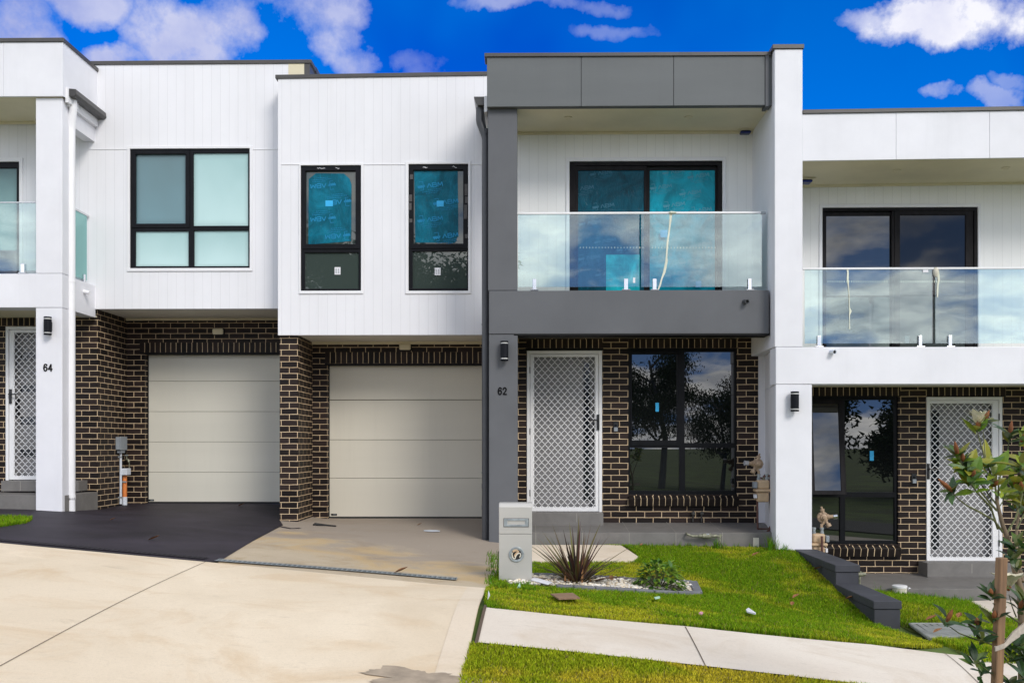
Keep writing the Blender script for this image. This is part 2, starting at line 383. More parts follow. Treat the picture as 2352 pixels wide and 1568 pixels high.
        if bev:
            b = o.modifiers.new('edge', 'BEVEL'); b.width = bev; b.segments = bseg; b.limit_method = 'ANGLE'; b.angle_limit = math.radians(40)
        return o
def thing(name, label, cat, loc, group=None):
    o = bpy.data.objects.new(name, None); o.empty_display_size = .2; COL.objects.link(o); o.location = loc
    o['label'] = label; o['category'] = cat
    if group: o['group'] = group
    ORG[o.name] = Vector(loc); return o
def tag(o, label, cat, group=None):
    o['label'] = label; o['category'] = cat
    if group: o['group'] = group
    return o
def struct(o, label=None):
    o['kind'] = 'structure'
    if label: o['label'] = label
    return o
def rebase(o, loc):          # single-mesh thing: move origin to its base
    loc = Vector(loc); o.data.transform(Matrix.Translation(-loc)); o.location = loc; ORG[o.name] = loc; return o
# ------------------------------------------------------------------ ground height field
def plane_h(X, Y):
    X = max(-14, min(14, X)); return 1.581+.08*X-.02*max(Y, -6)
def mk_field(pts):
    A = np.array([[p[0], p[1]] for p in pts]); r = np.array([p[2]-plane_h(p[0], p[1]) for p in pts])
    D = np.sqrt(((A[:, None]-A[None])**2).sum(-1)); w = np.linalg.solve(D+1e-6*np.eye(len(A)), r)
    def f(X, Y): return plane_h(X, Y)+float((w*np.sqrt((A[:, 0]-X)**2+(A[:, 1]-Y)**2)).sum())*(1 if Y > 2 else 0)
    return f
def hp(x, y, d): p = P(x, y, d); return (p.x, p.y, HC-p.z)
far = [(X, 4.5, plane_h(X, 4.5)) for X in (-9, -5, -2, 0, 2, 5, 9)]
LEFT = far+[hp(333, 1157, 15.2), hp(640, 1158, 15.2), hp(230, 1170, 14.3), hp(644, 1195, 13.7), hp(690, 1200, 13.6), hp(755, 1190, 14.8), hp(1105, 1189, 14.8),
            hp(1128, 1243, 12.3), hp(1190, 1253, 12.3), hp(60, 1171, 13.0), hp(143, 1175, 13.05), hp(-150, 1166, 13.0),
            hp(-30, 1245, 9.2), hp(480, 1291, 9.2), hp(800, 1316, 9.2), hp(1050, 1338, 9.2),
            hp(1470, 1255, 12.45), hp(1750, 1259, 12.45), hp(1812, 1264, 12.05), hp(1916, 1353, 10.5), hp(2003, 1441, 9.3),
            hp(1125, 1395, 7.4), hp(1574, 1437, 7.4), hp(2000, 1478, 7.4)]
RIGHT = far+[hp(2000, 1478, 7.4), hp(2250, 1503, 7.4), hp(2055, 1445, 9.3), hp(1990, 1372, 10.5), hp(2150, 1376, 12.2), hp(2330, 1383, 12.2), hp(1900, 1352, 12.2),
             (6, 9.3, 1.97), (9, 12.2, 2.2), (9, 7.4, 2.0)]
fL, fR = mk_field(LEFT), mk_field(RIGHT)
XW = 3.56
def G(X, Y): return HC-(fL(X, Y) if (X < XW or Y < 7.6) else fR(X, Y))
def GP(x, y):       # image measurement -> point on the ground
    r = ray(x, y); lo, hi = 3.0, 16.0
    for t in np.arange(3.0, 17, .1):
        if HC+r[2]*t < G(r[0]*t, r[1]*t): hi = t; lo = t-.1; break
    for _ in range(24):
        m = (lo+hi)/2
        if HC+r[2]*m < G(r[0]*m, r[1]*m): hi = m
        else: lo = m
    return Vector((r[0]*lo, r[1]*lo, HC+r[2]*lo))
def patch(name, poly, mat, off=.0, step=.25, parent=None, thick=0):   # poly: list of (X,Y)
    poly = [Vector((p[0], p[1])) for p in poly]
    dens = []
    for i, a in enumerate(poly):
        b = poly[(i+1) % len(poly)]; n = max(1, int((b-a).length/step))
        dens += [a.lerp(b, k/n) for k in range(n)]
    nb = len(dens)
    xs = [p.x for p in dens]; ys = [p.y for p in dens]
    grid = [Vector((x, y)) for x in np.arange(min(xs), max(xs), step) for y in np.arange(min(ys), max(ys), step)]
    r = delaunay_2d_cdt(dens+grid, [(i, (i+1) % nb) for i in range(nb)], [list(range(nb))], 1, 1e-5)
    # keep only faces inside the outline
    def inside(x, y):
        c = False; j = nb-1
        for i in range(nb):
            xi, yi, xj, yj = dens[i].x, dens[i].y, dens[j].x, dens[j].y
            if (yi > y) != (yj > y) and x < (xj-xi)*(y-yi)/(yj-yi)+xi: c = not c
            j = i
        return c
    V = r[0]; Fs = []
    for f in r[2]:
        cx = sum(V[i].x for i in f)/len(f); cy = sum(V[i].y for i in f)/len(f)
        if inside(cx, cy): Fs.append(tuple(f))
    mb = MB(); mb.add([(v.x, v.y, G(v.x, v.y)+off) for v in V], Fs)
    if thick:
        for i in range(nb):
            a, b = dens[i], dens[(i+1) % nb]
            za, zb = G(a.x, a.y)+off, G(b.x, b.y)+off
            mb.add([(a.x, a.y, za), (b.x, b.y, zb), (b.x, b.y, zb-thick), (a.x, a.y, za-thick)], [(0, 3, 2, 1)])
    o = mb.build(name, mat, parent, smooth=False); o['_tri'] = 0; del o['_tri']
    return o, [V, Fs]
def gpoly(pts): return [GP(x, y) for x, y in pts]
# ------------------------------------------------------------------ building helpers
def rbox(mb, rect, d, th):                     # image rectangle on plane d, th deep behind it
    x0, x1, z0, z1 = R(*rect, d); return mb.box(x0, x1, d, d+th, z0, z1)
def hole(rect, d): return R(*rect, d)
def lam(root, name, rect, d, th, mat, **kw):
    return rbox(MB(), rect, d, th).build(name, mat, root, **kw)
def capping(root, pts, d, th, h, mat=None, over=.02):   # sloped parapet capping between two image points (its top edge)
    a, b = P(*pts[0], d), P(*pts[1], d)
    mb = MB(); o = len(mb.v)
    prof = [(a.x-over, a.z), (b.x+over, b.z)]
    mb.prism([(a.x-over, d-over, a.z), (b.x+over, d-over, b.z), (b.x+over, d-over, b.z-h), (a.x-over, d-over, a.z-h)], (0, th+2*over, 0))
    return mb.build('capping', mat or M['cap'], root, bev=.004)
def wave_mesh(x0, x1, z0, z1, y, s=.047, per=.102, w=.0046):
    mb = MB(); n = int(round((x1-x0)/s)); s = (x1-x0)/n
    rows = int((z1-z0)/per*8)
    for i in range(n+1):
        ph = (i % 2)*math.pi; pts = []
        for j in range(rows+1):
            z = z0+(z1-z0)*j/rows; t = (z-z0)/per*2*math.pi+ph
            tri = math.asin(max(-1, min(1, .93*math.sin(t))))/1.2
            x = x0+i*s+tri*s*.5
            pts.append((min(max(x, x0+.003), x1-.003), z))
        vs = []
        for j, (x, z) in enumerate(pts):
            x2, z2 = pts[min(j+1, rows)]; x1_, z1_ = pts[max(j-1, 0)]
            dx, dz = x2-x1_, z2-z1_; l = math.hypot(dx, dz) or 1
            vs += [(x-w*dz/l, y, z+w*dx/l), (x+w*dz/l, y, z-w*dx/l)]
        o = len(vs); vs += [(a, b+.004, c) for a, b, c in vs]
        fs = []
        for j in range(rows):
            k = 2*j; fs += [(k, k+1, k+3, k+2), (k+o, k+2+o, k+3+o, k+1+o), (k, k+2, k+2+o, k+o), (k+1, k+1+o, k+3+o, k+3)]
        mb.add(vs, fs)
    return mb
def screen_door(root, outer, mesh, d, hinge_right, handle, strips, label=None):
    x0, x1, z0, z1 = R(*outer, d); mx0, mx1, mz0, mz1 = R(*mesh, d)
    j = .045
    hx0, hx1 = x0+j, x1-j
    fr = MB().holes(x0, x1, z0, z1, [(hx0, hx1, z0-1, z1-j)], d, .09).build('front_door', M['alu'], root, bev=.004)
    if label: fr['label'] = label
    MB().holes(hx0+.004, hx1-.004, z0+.012, z1-j-.004, [(mx0, mx1, mz0, mz1)], d+.012, .03).build('door_frame', M['alu'], fr, bev=.004)
    wave_mesh(mx0, mx1, mz0, mz1, d+.02).build('security_mesh', M['alu'], fr)
    MB().box(hx0, hx1, d+.13, d+.17, z0, z1-j).build('door_leaf', M['slab_door'], fr)
    for rc in strips:
        a, b, c, e = R(*rc, d+.12); MB().box(a, b, d+.122, d+.13, c, e).build('door_glass_strip', M['strip'], fr)
    hp_ = P(handle[0], handle[1], d); s = -1 if not hinge_right else 1
    hb = MB().box(hp_.x-.018, hp_.x+.018, d-.012, d+.012, hp_.z-.11, hp_.z+.11)
    hb.tube([(hp_.x, d-.01, hp_.z+.03), (hp_.x, d-.055, hp_.z+.03), (hp_.x+s*.12, d-.055, hp_.z+.028)], .010, 8)
    hb.lathe((hp_.x, d-.012, hp_.z-.06), (0, -1, 0), [(0, .012), (.006, .012)], 12)
    hb.build('handle', M['black'], fr, bev=.002)
    # lever of the timber door behind
    q = MB().box(hp_.x+s*.03, hp_.x+s*.075, d+.10, d+.13, hp_.z-.30, hp_.z-.02); q.build('lock_plate', M['black'], fr)
    hx = x1-j if hinge_right else x0+j
    for fz in (.12, .5, .88):
        zz = z0+(z1-z0)*fz; MB().box(hx-.006, hx+.006, d-.004, d+.012, zz-.045, zz+.045).build('hinge', M['black'], fr)
    return fr
def window(root, outer, panes, d, mats, th=.07, rec=.028, fm='frame', sash=None, label=None):
    x0, x1, z0, z1 = R(*outer, d)
    w = MB().holes(x0, x1, z0, z1, [R(*p, d) for p in panes], d, th).build('window', M[fm], root, bev=.004)
    if label: w['label'] = label
    for p, m in zip(panes, mats):
        a, b, c, e = R(*p, d); MB().box(a-.01, b+.01, d+rec, d+rec+.006, c-.01, e+.01).build('pane', M[m], w)
    for s in (sash or []):
        o, i = s; a = R(*o, d); h = R(*i, d)
        MB().holes(a[0], a[1], a[2], a[3], [h], d-.014, .013).build('sash', M[fm], w, bev=.003)
    return w
def trim(root, outer, inner, d, proud=.018, name='window_trim', mat='trim'):
    o = R(*outer, d); i = R(*inner, d)
    return MB().holes(o[0], o[1], o[2], o[3], [(i[0], i[1], i[2], i[3])], d-proud, proud+.002).build(name, M[mat], root, bev=.004)
def soldiers(root, rect, d, parent=None):
    x0, x1, z0, z1 = R(*rect, d)
    mb = MB().box(x0, x1, d-.003, d+.02, z0, z1)
    return mb.build('soldier_course', M['soldier'], root, uvrot=z1+.0, uvo=(-24.0*0, -x0))
def sill(root, x0, x1, ztop, d, n, hgt=.15, out=.10):
    p = (x1-x0)/n; s = MB()
    for i in range(n):
        a, b = x0+i*p+.0045, x0+(i+1)*p-.0045; j = random.uniform(-.004, .004)
        prof = [(d+.03, ztop), (d-out*.55+j, ztop-.028), (d-out+j, ztop-.045), (d-out*.72+j, ztop-hgt), (d+.03, ztop-hgt+.02)]
        s.prism([(a, y, z) for y, z in prof], (b-a, 0, 0))
    o = s.build('brick_sill', M['sillb'], root, bev=.004)
    prof = [(d+.02, ztop-.003), (d-out*.55, ztop-.033), (d-out+.007, ztop-.05), (d-out*.72+.007, ztop-hgt+.006), (d+.02, ztop-hgt+.022)]
    MB().prism([(x0+.006, y, z) for y, z in prof], (x1-x0-.012, 0, 0)).build('sill_mortar', M['mortar'], o)
    return o
def downpipe(root, pts, r, mat, clips, jx=1):
    o = MB().tube(pts, r, 18).build('downpipe', mat, root, smooth=True)
    for c in clips:
        mb = MB().lathe((c[0], c[1], c[2]), (0, 0, 1), [(-.012, r+.004), (.012, r+.004)], 18)
        mb.box(c[0]-jx*(r+.05), c[0], c[1]-.004, c[1]+.012, c[2]-.006, c[2]+.006)
        mb.build('pipe_bracket', mat, o)
    return o
def spigots(root, rects, d):
    out = []
    for (x, y0, y1, w) in rects:
        a, b, c, e = R(x-w/2, y0, x+w/2, y1, d)
        mb = MB().box(a, b, d-.03, d+.03, c, e).box(a-.03, b+.03, d-.05, d+.05, c-.004, c+.010)
        o = mb.build('spigot', M['chrome'], root, bev=.006, bseg=2); out.append(o)
    return out
# stroke lettering for the printed film: letters drawn as thin bars
def glyphs():
    A = [((0, 0), (.5, 1)), ((.5, 1), (1, 0))]
    B = [((0, 0), (0, 1)), ((0, 1), (.8, 1)), ((.8, 1), (.95, .78)), ((.95, .78), (.8, .53)), ((0, .53), (.8, .53)), ((.8, .53), (1, .28)), ((1, .28), (.85, 0)), ((.85, 0), (0, 0))]
    Mm = [((0, 0), (.12, 1)), ((.12, 1), (.55, .25)), ((.55, .25), (1, 1)), ((1, 1), (1.1, 0))]
    return [(0, A), (1.3, B), (2.6, Mm)]
def film_print(mb, cx, cz, y, h, ang, flip=False, mirror=False, line=True):
    """the ABM mark with its bracketed hand emblem and the small lines under it"""
    ca, sa = math.cos(ang), math.sin(ang); cnt_ = [0]
    def T(u, v):
        if flip: u, v = -u, -v
        if mirror: u = -u
        return (cx+(u*ca-v*sa)*h, y-cnt_[0]*.00003, cz+(u*sa+v*ca)*h)
    def bar(a, b, w):
        dx, dy = b[0]-a[0], b[1]-a[1]; l = math.hypot(dx, dy) or 1; nx, ny = -dy/l*w/2, dx/l*w/2; cnt_[0] += 1
        mb.add([T(a[0]+nx, a[1]+ny), T(a[0]-nx, a[1]-ny), T(b[0]-nx, b[1]-ny), T(b[0]+nx, b[1]+ny)], [(0, 1, 2, 3)])
    for ox, g in glyphs():
        for a, b in g: bar((a[0]*1.05+ox-1.0, a[1]-.5), (b[0]*1.05+ox-1.0, b[1]-.5), .23)
    # emblem: bracket and fingers
    bar((-2.9, 1.1), (-1.95, 1.1), .12); bar((-1.95, 1.1), (-1.95, -.9), .12); bar((-1.95, -.95), (-2.7, -.95), .12)
    for k in range(7):
        bar((-3.3+k*.26, -.25-.25*(k % 2)), (-3.25+k*.27, .25+.25*((k*3) % 3)), .2)
    bar((-3.2, -.15), (-2.1, -.05), .5)
    if line:
        for r, (w0, w1) in enumerate(((-.9, 2.4), (-2.4, 2.4), (-1.5, 1.3))):
            x = w0
            while x < w1:
                l = random.uniform(.12, .4); bar((x, -1.05-.42*r), (min(x+l, w1), -1.05-.42*r), .13); x += l+.12
# ------------------------------------------------------------------ HOUSE 62 (centre)
D2B, D2G, D2C, D2F, D2W = 13.36, 14.64, 13.62, 12.30, 12.10
h62 = thing('townhouse', 'charcoal and white townhouse numbered 62 with blue film on its upper windows', 'townhouse', (P(1118, 1200, 13.4).x, 13.4, P(1118, 1200, 13.4).z), 'row of attached townhouses')
XPL = P(1779.5, 600, D2W).x; XPR = P(1843.5, 500, D2W).x; XCR = P(1865, 1000, D2W).x
a = R(638.5, 176, 1127, 769, D2C)
W1 = (691, 380.5, 829.5, 668); W2 = (938.5, 377.5, 1075.5, 668)
MB().holes(a[0], P(1130, 500, 12.3).x+.12, a[2], a[3], [R(*W1, D2C), R(*W2, D2C)], D2C, .16).build('upper_wall', M['clad'], h62, uvo=(.03, 0))
capping(h62, [(636, 173), (1117, 165.5)], D2C, .3, .055)
MB().box(a[0], XPL, D2C+.16, 21, P(800, 730, 14.6).z, a[3]-.15).build('roof', M['trim'], h62)
# side returns down to the ground hide nothing but close the body
MB().box(a[0]+.01, a[0]+.16, D2C+.16, 20, P(640, 1180, 13.7).z-.3, a[3]-.14).build('side_wall', M['brick'], h62)
for (xa, xb) in ((646, 687), (834, 931), (1081, 1107)):
    lam(h62, 'joint_flashing', (xa, 375.8, xb, 378.2), D2C-.008, .01, M['trim'])
trim(h62, (687, 376, 834.5, 675), W1, D2C); trim(h62, (931, 371, 1081.5, 675), W2, D2C)
def film_window(W, up, lo, poly, flip, note, lab, stick, prints):
    w = window(h62, W, [up, lo], D2C+.004, ['win_up', 'win_up'], sash=[((W[0]+2, W[1]+2, W[2]-2, up[3]+11), up)], label=lab)
    y = D2C+.027
    pts = [P(px, py, D2C) for px, py in poly]
    MB().add([(p.x, y, p.z) for p in pts], [tuple(range(len(pts)))]).build('protective_film', M['film'], w)
    for (px, py, ang) in prints:
        mb = MB(); p = P(px, py, D2C); film_print(mb, p.x, p.z, y-.002, .06, ang, flip); mb.build('film_print', M['print'], w)
    lam(w, 'note', note, y-.006, .002, M['note']); 
    st = lam(w, 'sticker', stick, D2C+.022, .003, M['paper'])
    mb = MB(); x0, x1, z0, z1 = R(*stick, D2C+.02)
    for c in (.28, .68):
        for k in range(5):
            xx = x0+(x1-x0)*c; zz = z0+(z1-z0)*(.2+.14*k); mb.box(xx-.012, xx+.010, D2C+.0205, D2C+.0215, zz-.004, zz+.004)
    mb.build('sticker_text', M['boxgrey'], w)
    # scuffs, tape ends and chalk marks left on the new frame
    x0, x1, z0, z1 = R(*W, D2C)
    for k in range(9):
        mb = MB()
        s = random.choice((0, 1)); xx = (x0+.035 if s else x1-.035)+random.uniform(-.012, .012); zz = random.uniform(z0+.65, z1-.15); hh = random.uniform(.02, .09)
        mb.box(xx-.022, xx+.022, D2C-.0125-k*.0003, D2C-.0105, zz-hh, zz+hh)
        if not flip: mb.build('tape_residue', M['tape'], w)
    for k in range(3):
        mb = MB(); xx = x0+.2+random.uniform(0, .45); zz = z1-.045
        pp = [(xx+.02*i, D2C-.013, zz+random.uniform(-.014, .014)) for i in range(4)]
        for i in range(3):
            p, q = pp[i], pp[i+1]; mb.add([(p[0], p[1], p[2]-.003), (q[0], q[1], q[2]-.003), (q[0], q[1], q[2]+.003), (p[0], p[1], p[2]+.003)], [(0, 1, 2, 3)])
        mb.build('chalk_mark', M['paper'], w)
z1 = conv(720, 390, 4.75); z2 = conv(985, 390, 4.75)
film_window(W1, (702, 392.7, 817, 561), (700, 580, 824, 663), [z1(*p) for p in ((150, 980), (648, 940), (652, 285), (630, 215), (565, 155), (240, 150), (160, 215), (155, 215))], True,
            (747.5, 460.5, 764.5, 474), 'window with upside down printed blue film, nearer the other garage', (768.5, 613.5, 782, 630.5),
            [(*z1(310, 295), .07), (*z1(490, 485), .07), (*z1(310, 680), .07), (*z1(480, 880), .07)])
film_window(W2, (949.5, 390.7, 1064, 560), (947.5, 577, 1073, 662), [z2(*p) for p in ((135, 955), (597, 960), (635, 870), (628, 125), (120, 125))], False,
            (1003, 461, 1019, 474.5), 'window with upright printed blue film beside the charcoal column', (998.5, 615, 1012, 632),
            [(*z2(320, 290), .12), (*z2(500, 485), .12), (*z2(320, 685), .12), (*z2(500, 878), .12)])
# brick pillar, garage wall
a = R(644, 769, 684, 1230, 13.70); gx0 = P(684, 1000, 13.70).x
MB().box(a[0]-.01, gx0, 13.70, 14.9, a[2], a[3]).build('brick_pillar', M['brick'], h62, uvo=(-gx0+.12, -P(700, 1264, 13.7).z*0))
gd = R(752, 838, 1131, 1215, D2G)
g = R(690, 745, 1135, 1225, D2G)
MB().holes(gx0-.05, g[1], g[2], g[3], [(gd[0], gd[1]+.2, gd[2]-1, gd[3])], D2G, .12).build('garage_wall', M['brick'], h62, uvo=(-gx0, -P(800, 834.5, D2G).z))
soldiers(h62, (746.6, 808.4, 1131, 834), D2G)
lam(h62, 'lintel', (746, 834.4, 1131, 838.5), D2G-.006, .13, M['lintel'])
x0, x1, zb, zt = gd[0]+.012, gd[1]+.15, P(900, 1187.5, D2G+.13).z, gd[3]-.015
MB().box(gd[0]-.1, gd[0]+.008, D2G+.11, D2G+.3, zb-.3, gd[3]+.05).build('door_jamb', M['lintel'], h62)
go = MB(); lines = [840, 918.5, 1009.7, 1097.7, 1186]; dd = D2G+.13
zs = [P(930, l, dd).z for l in lines]; zs[0] = zt+.05
for k in range(4):
    gap = .009 if k == 0 else .003
    go.box(x0-.02, x1, dd, dd+.04, zs[k+1]+(gap if k < 3 else 0)+.0, zs[k]-(.003 if k else 0))
gdo = go.build('garage_door', M['gdoor'], h62, bev=.002)
MB().box(x0-.02, x1, dd+.02, dd+.06, zs[4]-.02, zs[0]).build('door_backing', M['door_gap'], gdo)
MB().box(x0-.02, x1, dd-.008, dd+.03, zs[4]-.028, zs[4]-.001).build('bottom_seal', M['rubber'], gdo)
bx = conv(640, 780, 2.8); p0, p1 = bx(471, 1325), bx(511, 1338)
bd = lam(gdo, 'maker_badge', (*p0, *p1), dd-.003, .003, M['frame']); lam(gdo, 'badge_line', (p0[0]+5, p0[1]+1.5, p1[0]-2, p1[1]-1.8), dd-.004, .0012, M['galv'])
sz = P(880, 769.3, D2C).z
MB().box(gx0-.25, g[1], D2C+.02, D2G, sz+.012, sz+.05).build('soffit', M['soffw'], h62)
MB().box(gx0, g[1], D2G-.05, D2G-.001, sz-.028, sz+.011).build('soffit_bead', M['cream'], h62)
# charcoal column, beams
cl = P(1123, 700, D2F).x; cr = P(1189, 700, D2F).x
bt, bb = P(1450, 667, D2F).z, P(1450, 766.5, D2F).z
ft = P(1440, 245, D2F).z
MB().box(cl+.012, cr-.02, D2F+.38, 14.95, P(1155, 1262, D2F).z, bt-.15).build('dividing_wall', M['brick'], h62, uvo=(.05, -P(1450, 1173.3, D2B).z))
MB().box(cl, cr, D2F, D2F+.38, P(1155, 1262, D2F).z, bb-.006).build('column', M['grey'], h62, bev=.006)
MB().box(cl-.012, cr-.006, D2F+.004, D2F+.38, bt+.005, ft-.01).build('upper_column', M['grey'], h62, bev=.006)
MB().box(cl, P(1766, 700, D2F).x, D2F-.006, D2F+.36, bb, bt).build('balcony_beam', M['grey'], h62, bev=.006)
MB().box(cl, XPL, D2F+.36, D2B+.2, bt-.14, bt-.05).build('balcony_floor', M['tilej'], h62)
MB().box(cr-.05, P(1766, 700, D2F).x+.01, D2F+.0, D2F+.3, bb-.02, bb+.01).build('beam_drip_edge', M['lintel'], h62)
pc = P(1450, 776.5, D2B).z
MB().box(cr-.15, XPL, D2F+.30, D2B, pc, pc+.05).build('porch_ceiling', M['cream'], h62)
# fascia of the balcony roof
fa = [P(1118.5, 131.5, 12.22), P(1757, 128.5, 12.22), P(1757, 241.5, 12.22), P(1118.5, 245.5, 12.22)]
seams = [P(x, 190, 12.22).x for x in (1334.9, 1547.3)]
fx = [fa[0].x]+seams+[fa[1].x]; mb = MB()
def lerpz(x, p, q): return p.z+(q.z-p.z)*(x-p.x)/(q.x-p.x)
for i in range(3):
    xa, xb = fx[i]+(.003 if i else 0), fx[i+1]-(.003 if i < 2 else 0)
    mb.prism([(xa, 12.22, lerpz(xa, fa[0], fa[1])), (xb, 12.22, lerpz(xb, fa[0], fa[1])), (xb, 12.22, lerpz(xb, fa[3], fa[2])), (xa, 12.22, lerpz(xa, fa[3], fa[2]))], (0, .03, 0))
mb.build('fascia', M['greyf'], h62, bev=.0025)
MB().box(fa[0].x+.003, fa[1].x, 12.245, 12.33, fa[3].z+.005, fa[0].z-.01).build('fascia_backing', M['grey'], h62)
MB().box(fa[0].x, fa[0].x+.04, 12.26, D2C, fa[3].z, fa[0].z).build('roof_side_panel', M['greyf'], h62)
MB().box(fa[1].x+.004, fa[1].x+.05, 12.205, 12.4, fa[2].z-.02, fa[1].z+.01).build('corner_trim', M['grey'], h62)
MB().box(fa[1].x+.05, XPL-.002, 12.24, 12.4, fa[2].z, fa[1].z+.02).build('fascia_return', M['greyf'], h62)
capping(h62, [(1116.5, 123.5), (1767, 120.3)], 12.22, .22, .048, over=.022)
MB().box(fa[0].x, XPL, 12.35, D2C+.2, fa[0].z-.2, fa[0].z-.05).build('roof_deck', M['cap'], h62)
sof = ft; DS = 13.30
sp = MB(); zbk = P(1450, 307, D2B).z
sp.prism([(cl-.02, 12.27, sof), (XPL, 12.27, sof-.0), (XPL, D2B, sof), (cl-.02, D2B, sof)], (0, 0, .05))
so = sp.build('balcony_soffit', M['cream'], h62)
MB().box(cr-.3, XPL, DS-.035, DS-.002, sof-.035, sof-.002).build('soffit_bead', M['cream'], h62)
for (px, py) in ((1305, 270), (1581, 269)):
    r = ray(px, py); t = (sof-HC)/r[2]; c = Vector((r[0]*t, r[1]*t, sof))
    dl = MB().lathe((c.x, c.y, sof-.003), (0, 0, -1), [(0, .055), (.006, .055), (.008, .045), (.003, .04)], 24).build('downlight', M['cream'], h62, smooth=True)
def film_light(root, px, py, zc, lab):
    r = ray(px, py); t = (zc-HC)/r[2]; c = Vector((r[0]*t, r[1]*t, zc))
    o = MB().box(c.x-.11, c.x+.11, c.y-.11, c.y+.11, zc-.012, zc-.001).build('soffit_light', M['cream'], root, bev=.003)
    MB().box(c.x-.075, c.x+.075, c.y-.075, c.y+.075, zc-.05, zc-.0125).build('lens', M['blue_lens'], o, bev=.015)
    return o
film_light(h62, 1711, 301, sof, '')
# balcony wall with sliding door
DS = 13.30
SD = (1308, 370.5, 1659, 700)
b = R(1150, 240, 1731, 720, DS); sdr = R(*SD, DS)
MB().holes(b[0], XPL+.02, b[2], sof+.02, [sdr], DS, .12).build('balcony_wall', M['clad_b'], h62)
trim(h62, (1300, 362, 1667, 705), SD, DS)
sd = window(h62, SD, [(1322, 380, 1486, 699), (1487, 380, 1648, 699)], DS+.004, ['rubber', 'rubber'], rec=.06, fm='frame2')
sd.name = 'sliding_door'; ORG[sd.name] = org(h62)
def sash(parent, o, i, d, mat='frame2'):
    a_, h_ = R(*o, d), R(*i, d); return MB().holes(*a_, [h_], d, .025).build('sash', M[mat], parent, bev=.004)
sash(sd, (1318, 381, 1487, 699), (1328, 391.5, 1479.5, 692), DS+.014)
sash(sd, (1483, 386, 1652, 699), (1492.5, 391.0, 1642.5, 692), DS+.042)
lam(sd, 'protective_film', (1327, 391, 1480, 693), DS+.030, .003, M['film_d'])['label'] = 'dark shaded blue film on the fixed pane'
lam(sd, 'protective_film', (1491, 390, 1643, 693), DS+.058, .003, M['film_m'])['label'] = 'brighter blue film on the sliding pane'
lam(sd, 'light_patch', (1392, 585, 1469, 680), DS+.027, .002, M['film_l'])  # light patch on the door film, painted as a pale cyan sheet
zs_ = conv(1370, 380, 4.612)
mbd, mbm = 'd', 'm'
for (x, y, mb_, yy, mir) in ((270, 370, mbd, .0285, 0), (500, 570, mbd, .0285, 0), (860, 270, mbd, .0285, 0), (470, 200, mbd, .0285, 0), (350, 760, mbd, .0285, 0), (520, 960, mbd, .0285, 0), (770, 1050, mbd, .0285, 0), (340, 1150, mbd, .0285, 0), (530, 1330, mbd, .0285, 0),
          (1150, 350, mbm, .0565, 1), (1290, 180, mbm, .0565, 0), (1570, 225, mbm, .0565, 0), (1300, 550, mbm, .0565, 0), (1600, 610, mbm, .0565, 0), (1160, 745, mbm, .0565, 0), (1480, 415, mbm, .0565, 0), (1300, 940, mbm, .0565, 0), (1600, 1000, mbm, .0565, 0), (1150, 1130, mbm, .0565, 0), (1480, 1190, mbm, .0565, 0), (1320, 1330, mbm, .0565, 0), (1600, 1390, mbm, .0565, 0)):
    p = P(*zs_(x, y), DS+.05)
    if mb_ == 'd' and p.x > R(1310, 391, 1452, 693, DS)[1]: continue
    if mb_ == 'm' and p.x > R(1310, 391, 1628, 693, DS)[1]: continue
    q__ = MB(); film_print(q__, p.x-.02, p.z, DS+yy, .05, .13, line=True); q__.build('film_print', M['print2' if mb_ == 'd' else 'print3'], sd)
for rc in ((1517, 528, 1533, 545), (1698-100, 645, 1611, 660)):
    lam(sd, 'note', rc, DS+.012, .002, M['note'])
dots = MB()
for k in range(44):
    x = 1332+k*7.2
    if 1476 < x < 1492: continue
    rbox(dots, (x, 567, x+1.6, 570.2), DS+.0, .002)
dots.build('safety_dots', M['glue'], sd)
# balustrade
DG = 12.42
def balustrade(root, panels, rail, d, parent_mat='bal'):
    for rc in panels: lam(root, 'glass_panel', rc, d, .012, M[parent_mat])
    x0, x1, z0, z1_ = R(*rail, d-.01)
    return MB().box(x0, x1, d-.012, d+.024, z0, z1_).build('handrail', M['alu'], root, bev=.003)
balustrade(h62, [(1190, 488, 1468.3, 658.6), (1472.7, 488, 1750, 658.4)], (1187, 486.6, 1748, 491.2), DG)
lam(h62, 'rail_bracket', (1748, 486.4, 1759, 491.6), DG-.012, .03, M['galv'])
spigots(h62, [(1227.5, 641, 667, 8.5), (1437.5, 640.5, 667, 9), (1503, 640.5, 667, 9), (1721.5, 640, 667, 9)], DG+.006)
def drip(root, pts, d, ws, name='adhesive_drip'):
    mb = MB(); q = [P(x, y, d) for x, y in pts]
    vs = []
    for p, w in zip(q, ws): vs += [(p.x-w, d, p.z), (p.x+w, d, p.z)]
    mb.add(vs, [(2*i+2, 2*i+3, 2*i+1, 2*i) for i in range(len(q)-1)]); return mb.build(name, M['glue'], root)
drip(h62, [(1541, 490), (1540, 505), (1537, 530), (1533, 560), (1531, 590), (1531, 600), (1526, 625), (1520, 640), (1516, 655), (1511, 667)], DG-.004, [.02, .014, .010, .012, .010, .016, .017, .010, .012, .008])
lam(h62, 'sticker', (1454, 637.5, 1459, 649.5), DG-.003, .002, M['paper'])
MB().lathe(P(1545, 488, DG-.02), (1, 0, 0), [(-.05, .005), (-.02, .018), (.02, .014), (.05, .004)], 8).build('adhesive_lump', M['glue'], h62, smooth=True)
def overflow(root, px, py, d, mat, right=1):
    p = P(px, py, d)
    o = MB().lathe((p.x, p.y+.02, p.z), (.25, -1, -.12), [(0, .030), (.10, .030), (.10, .023), (.02, .023)], 20).build('overflow_pipe', mat, root, smooth=True)
    MB().lathe((p.x+.019, p.y-.056, p.z-.009), (.25, -1, -.12), [(0, .023), (.001, .023)], 16).build('pipe_bore', M['rubber'], o); return o
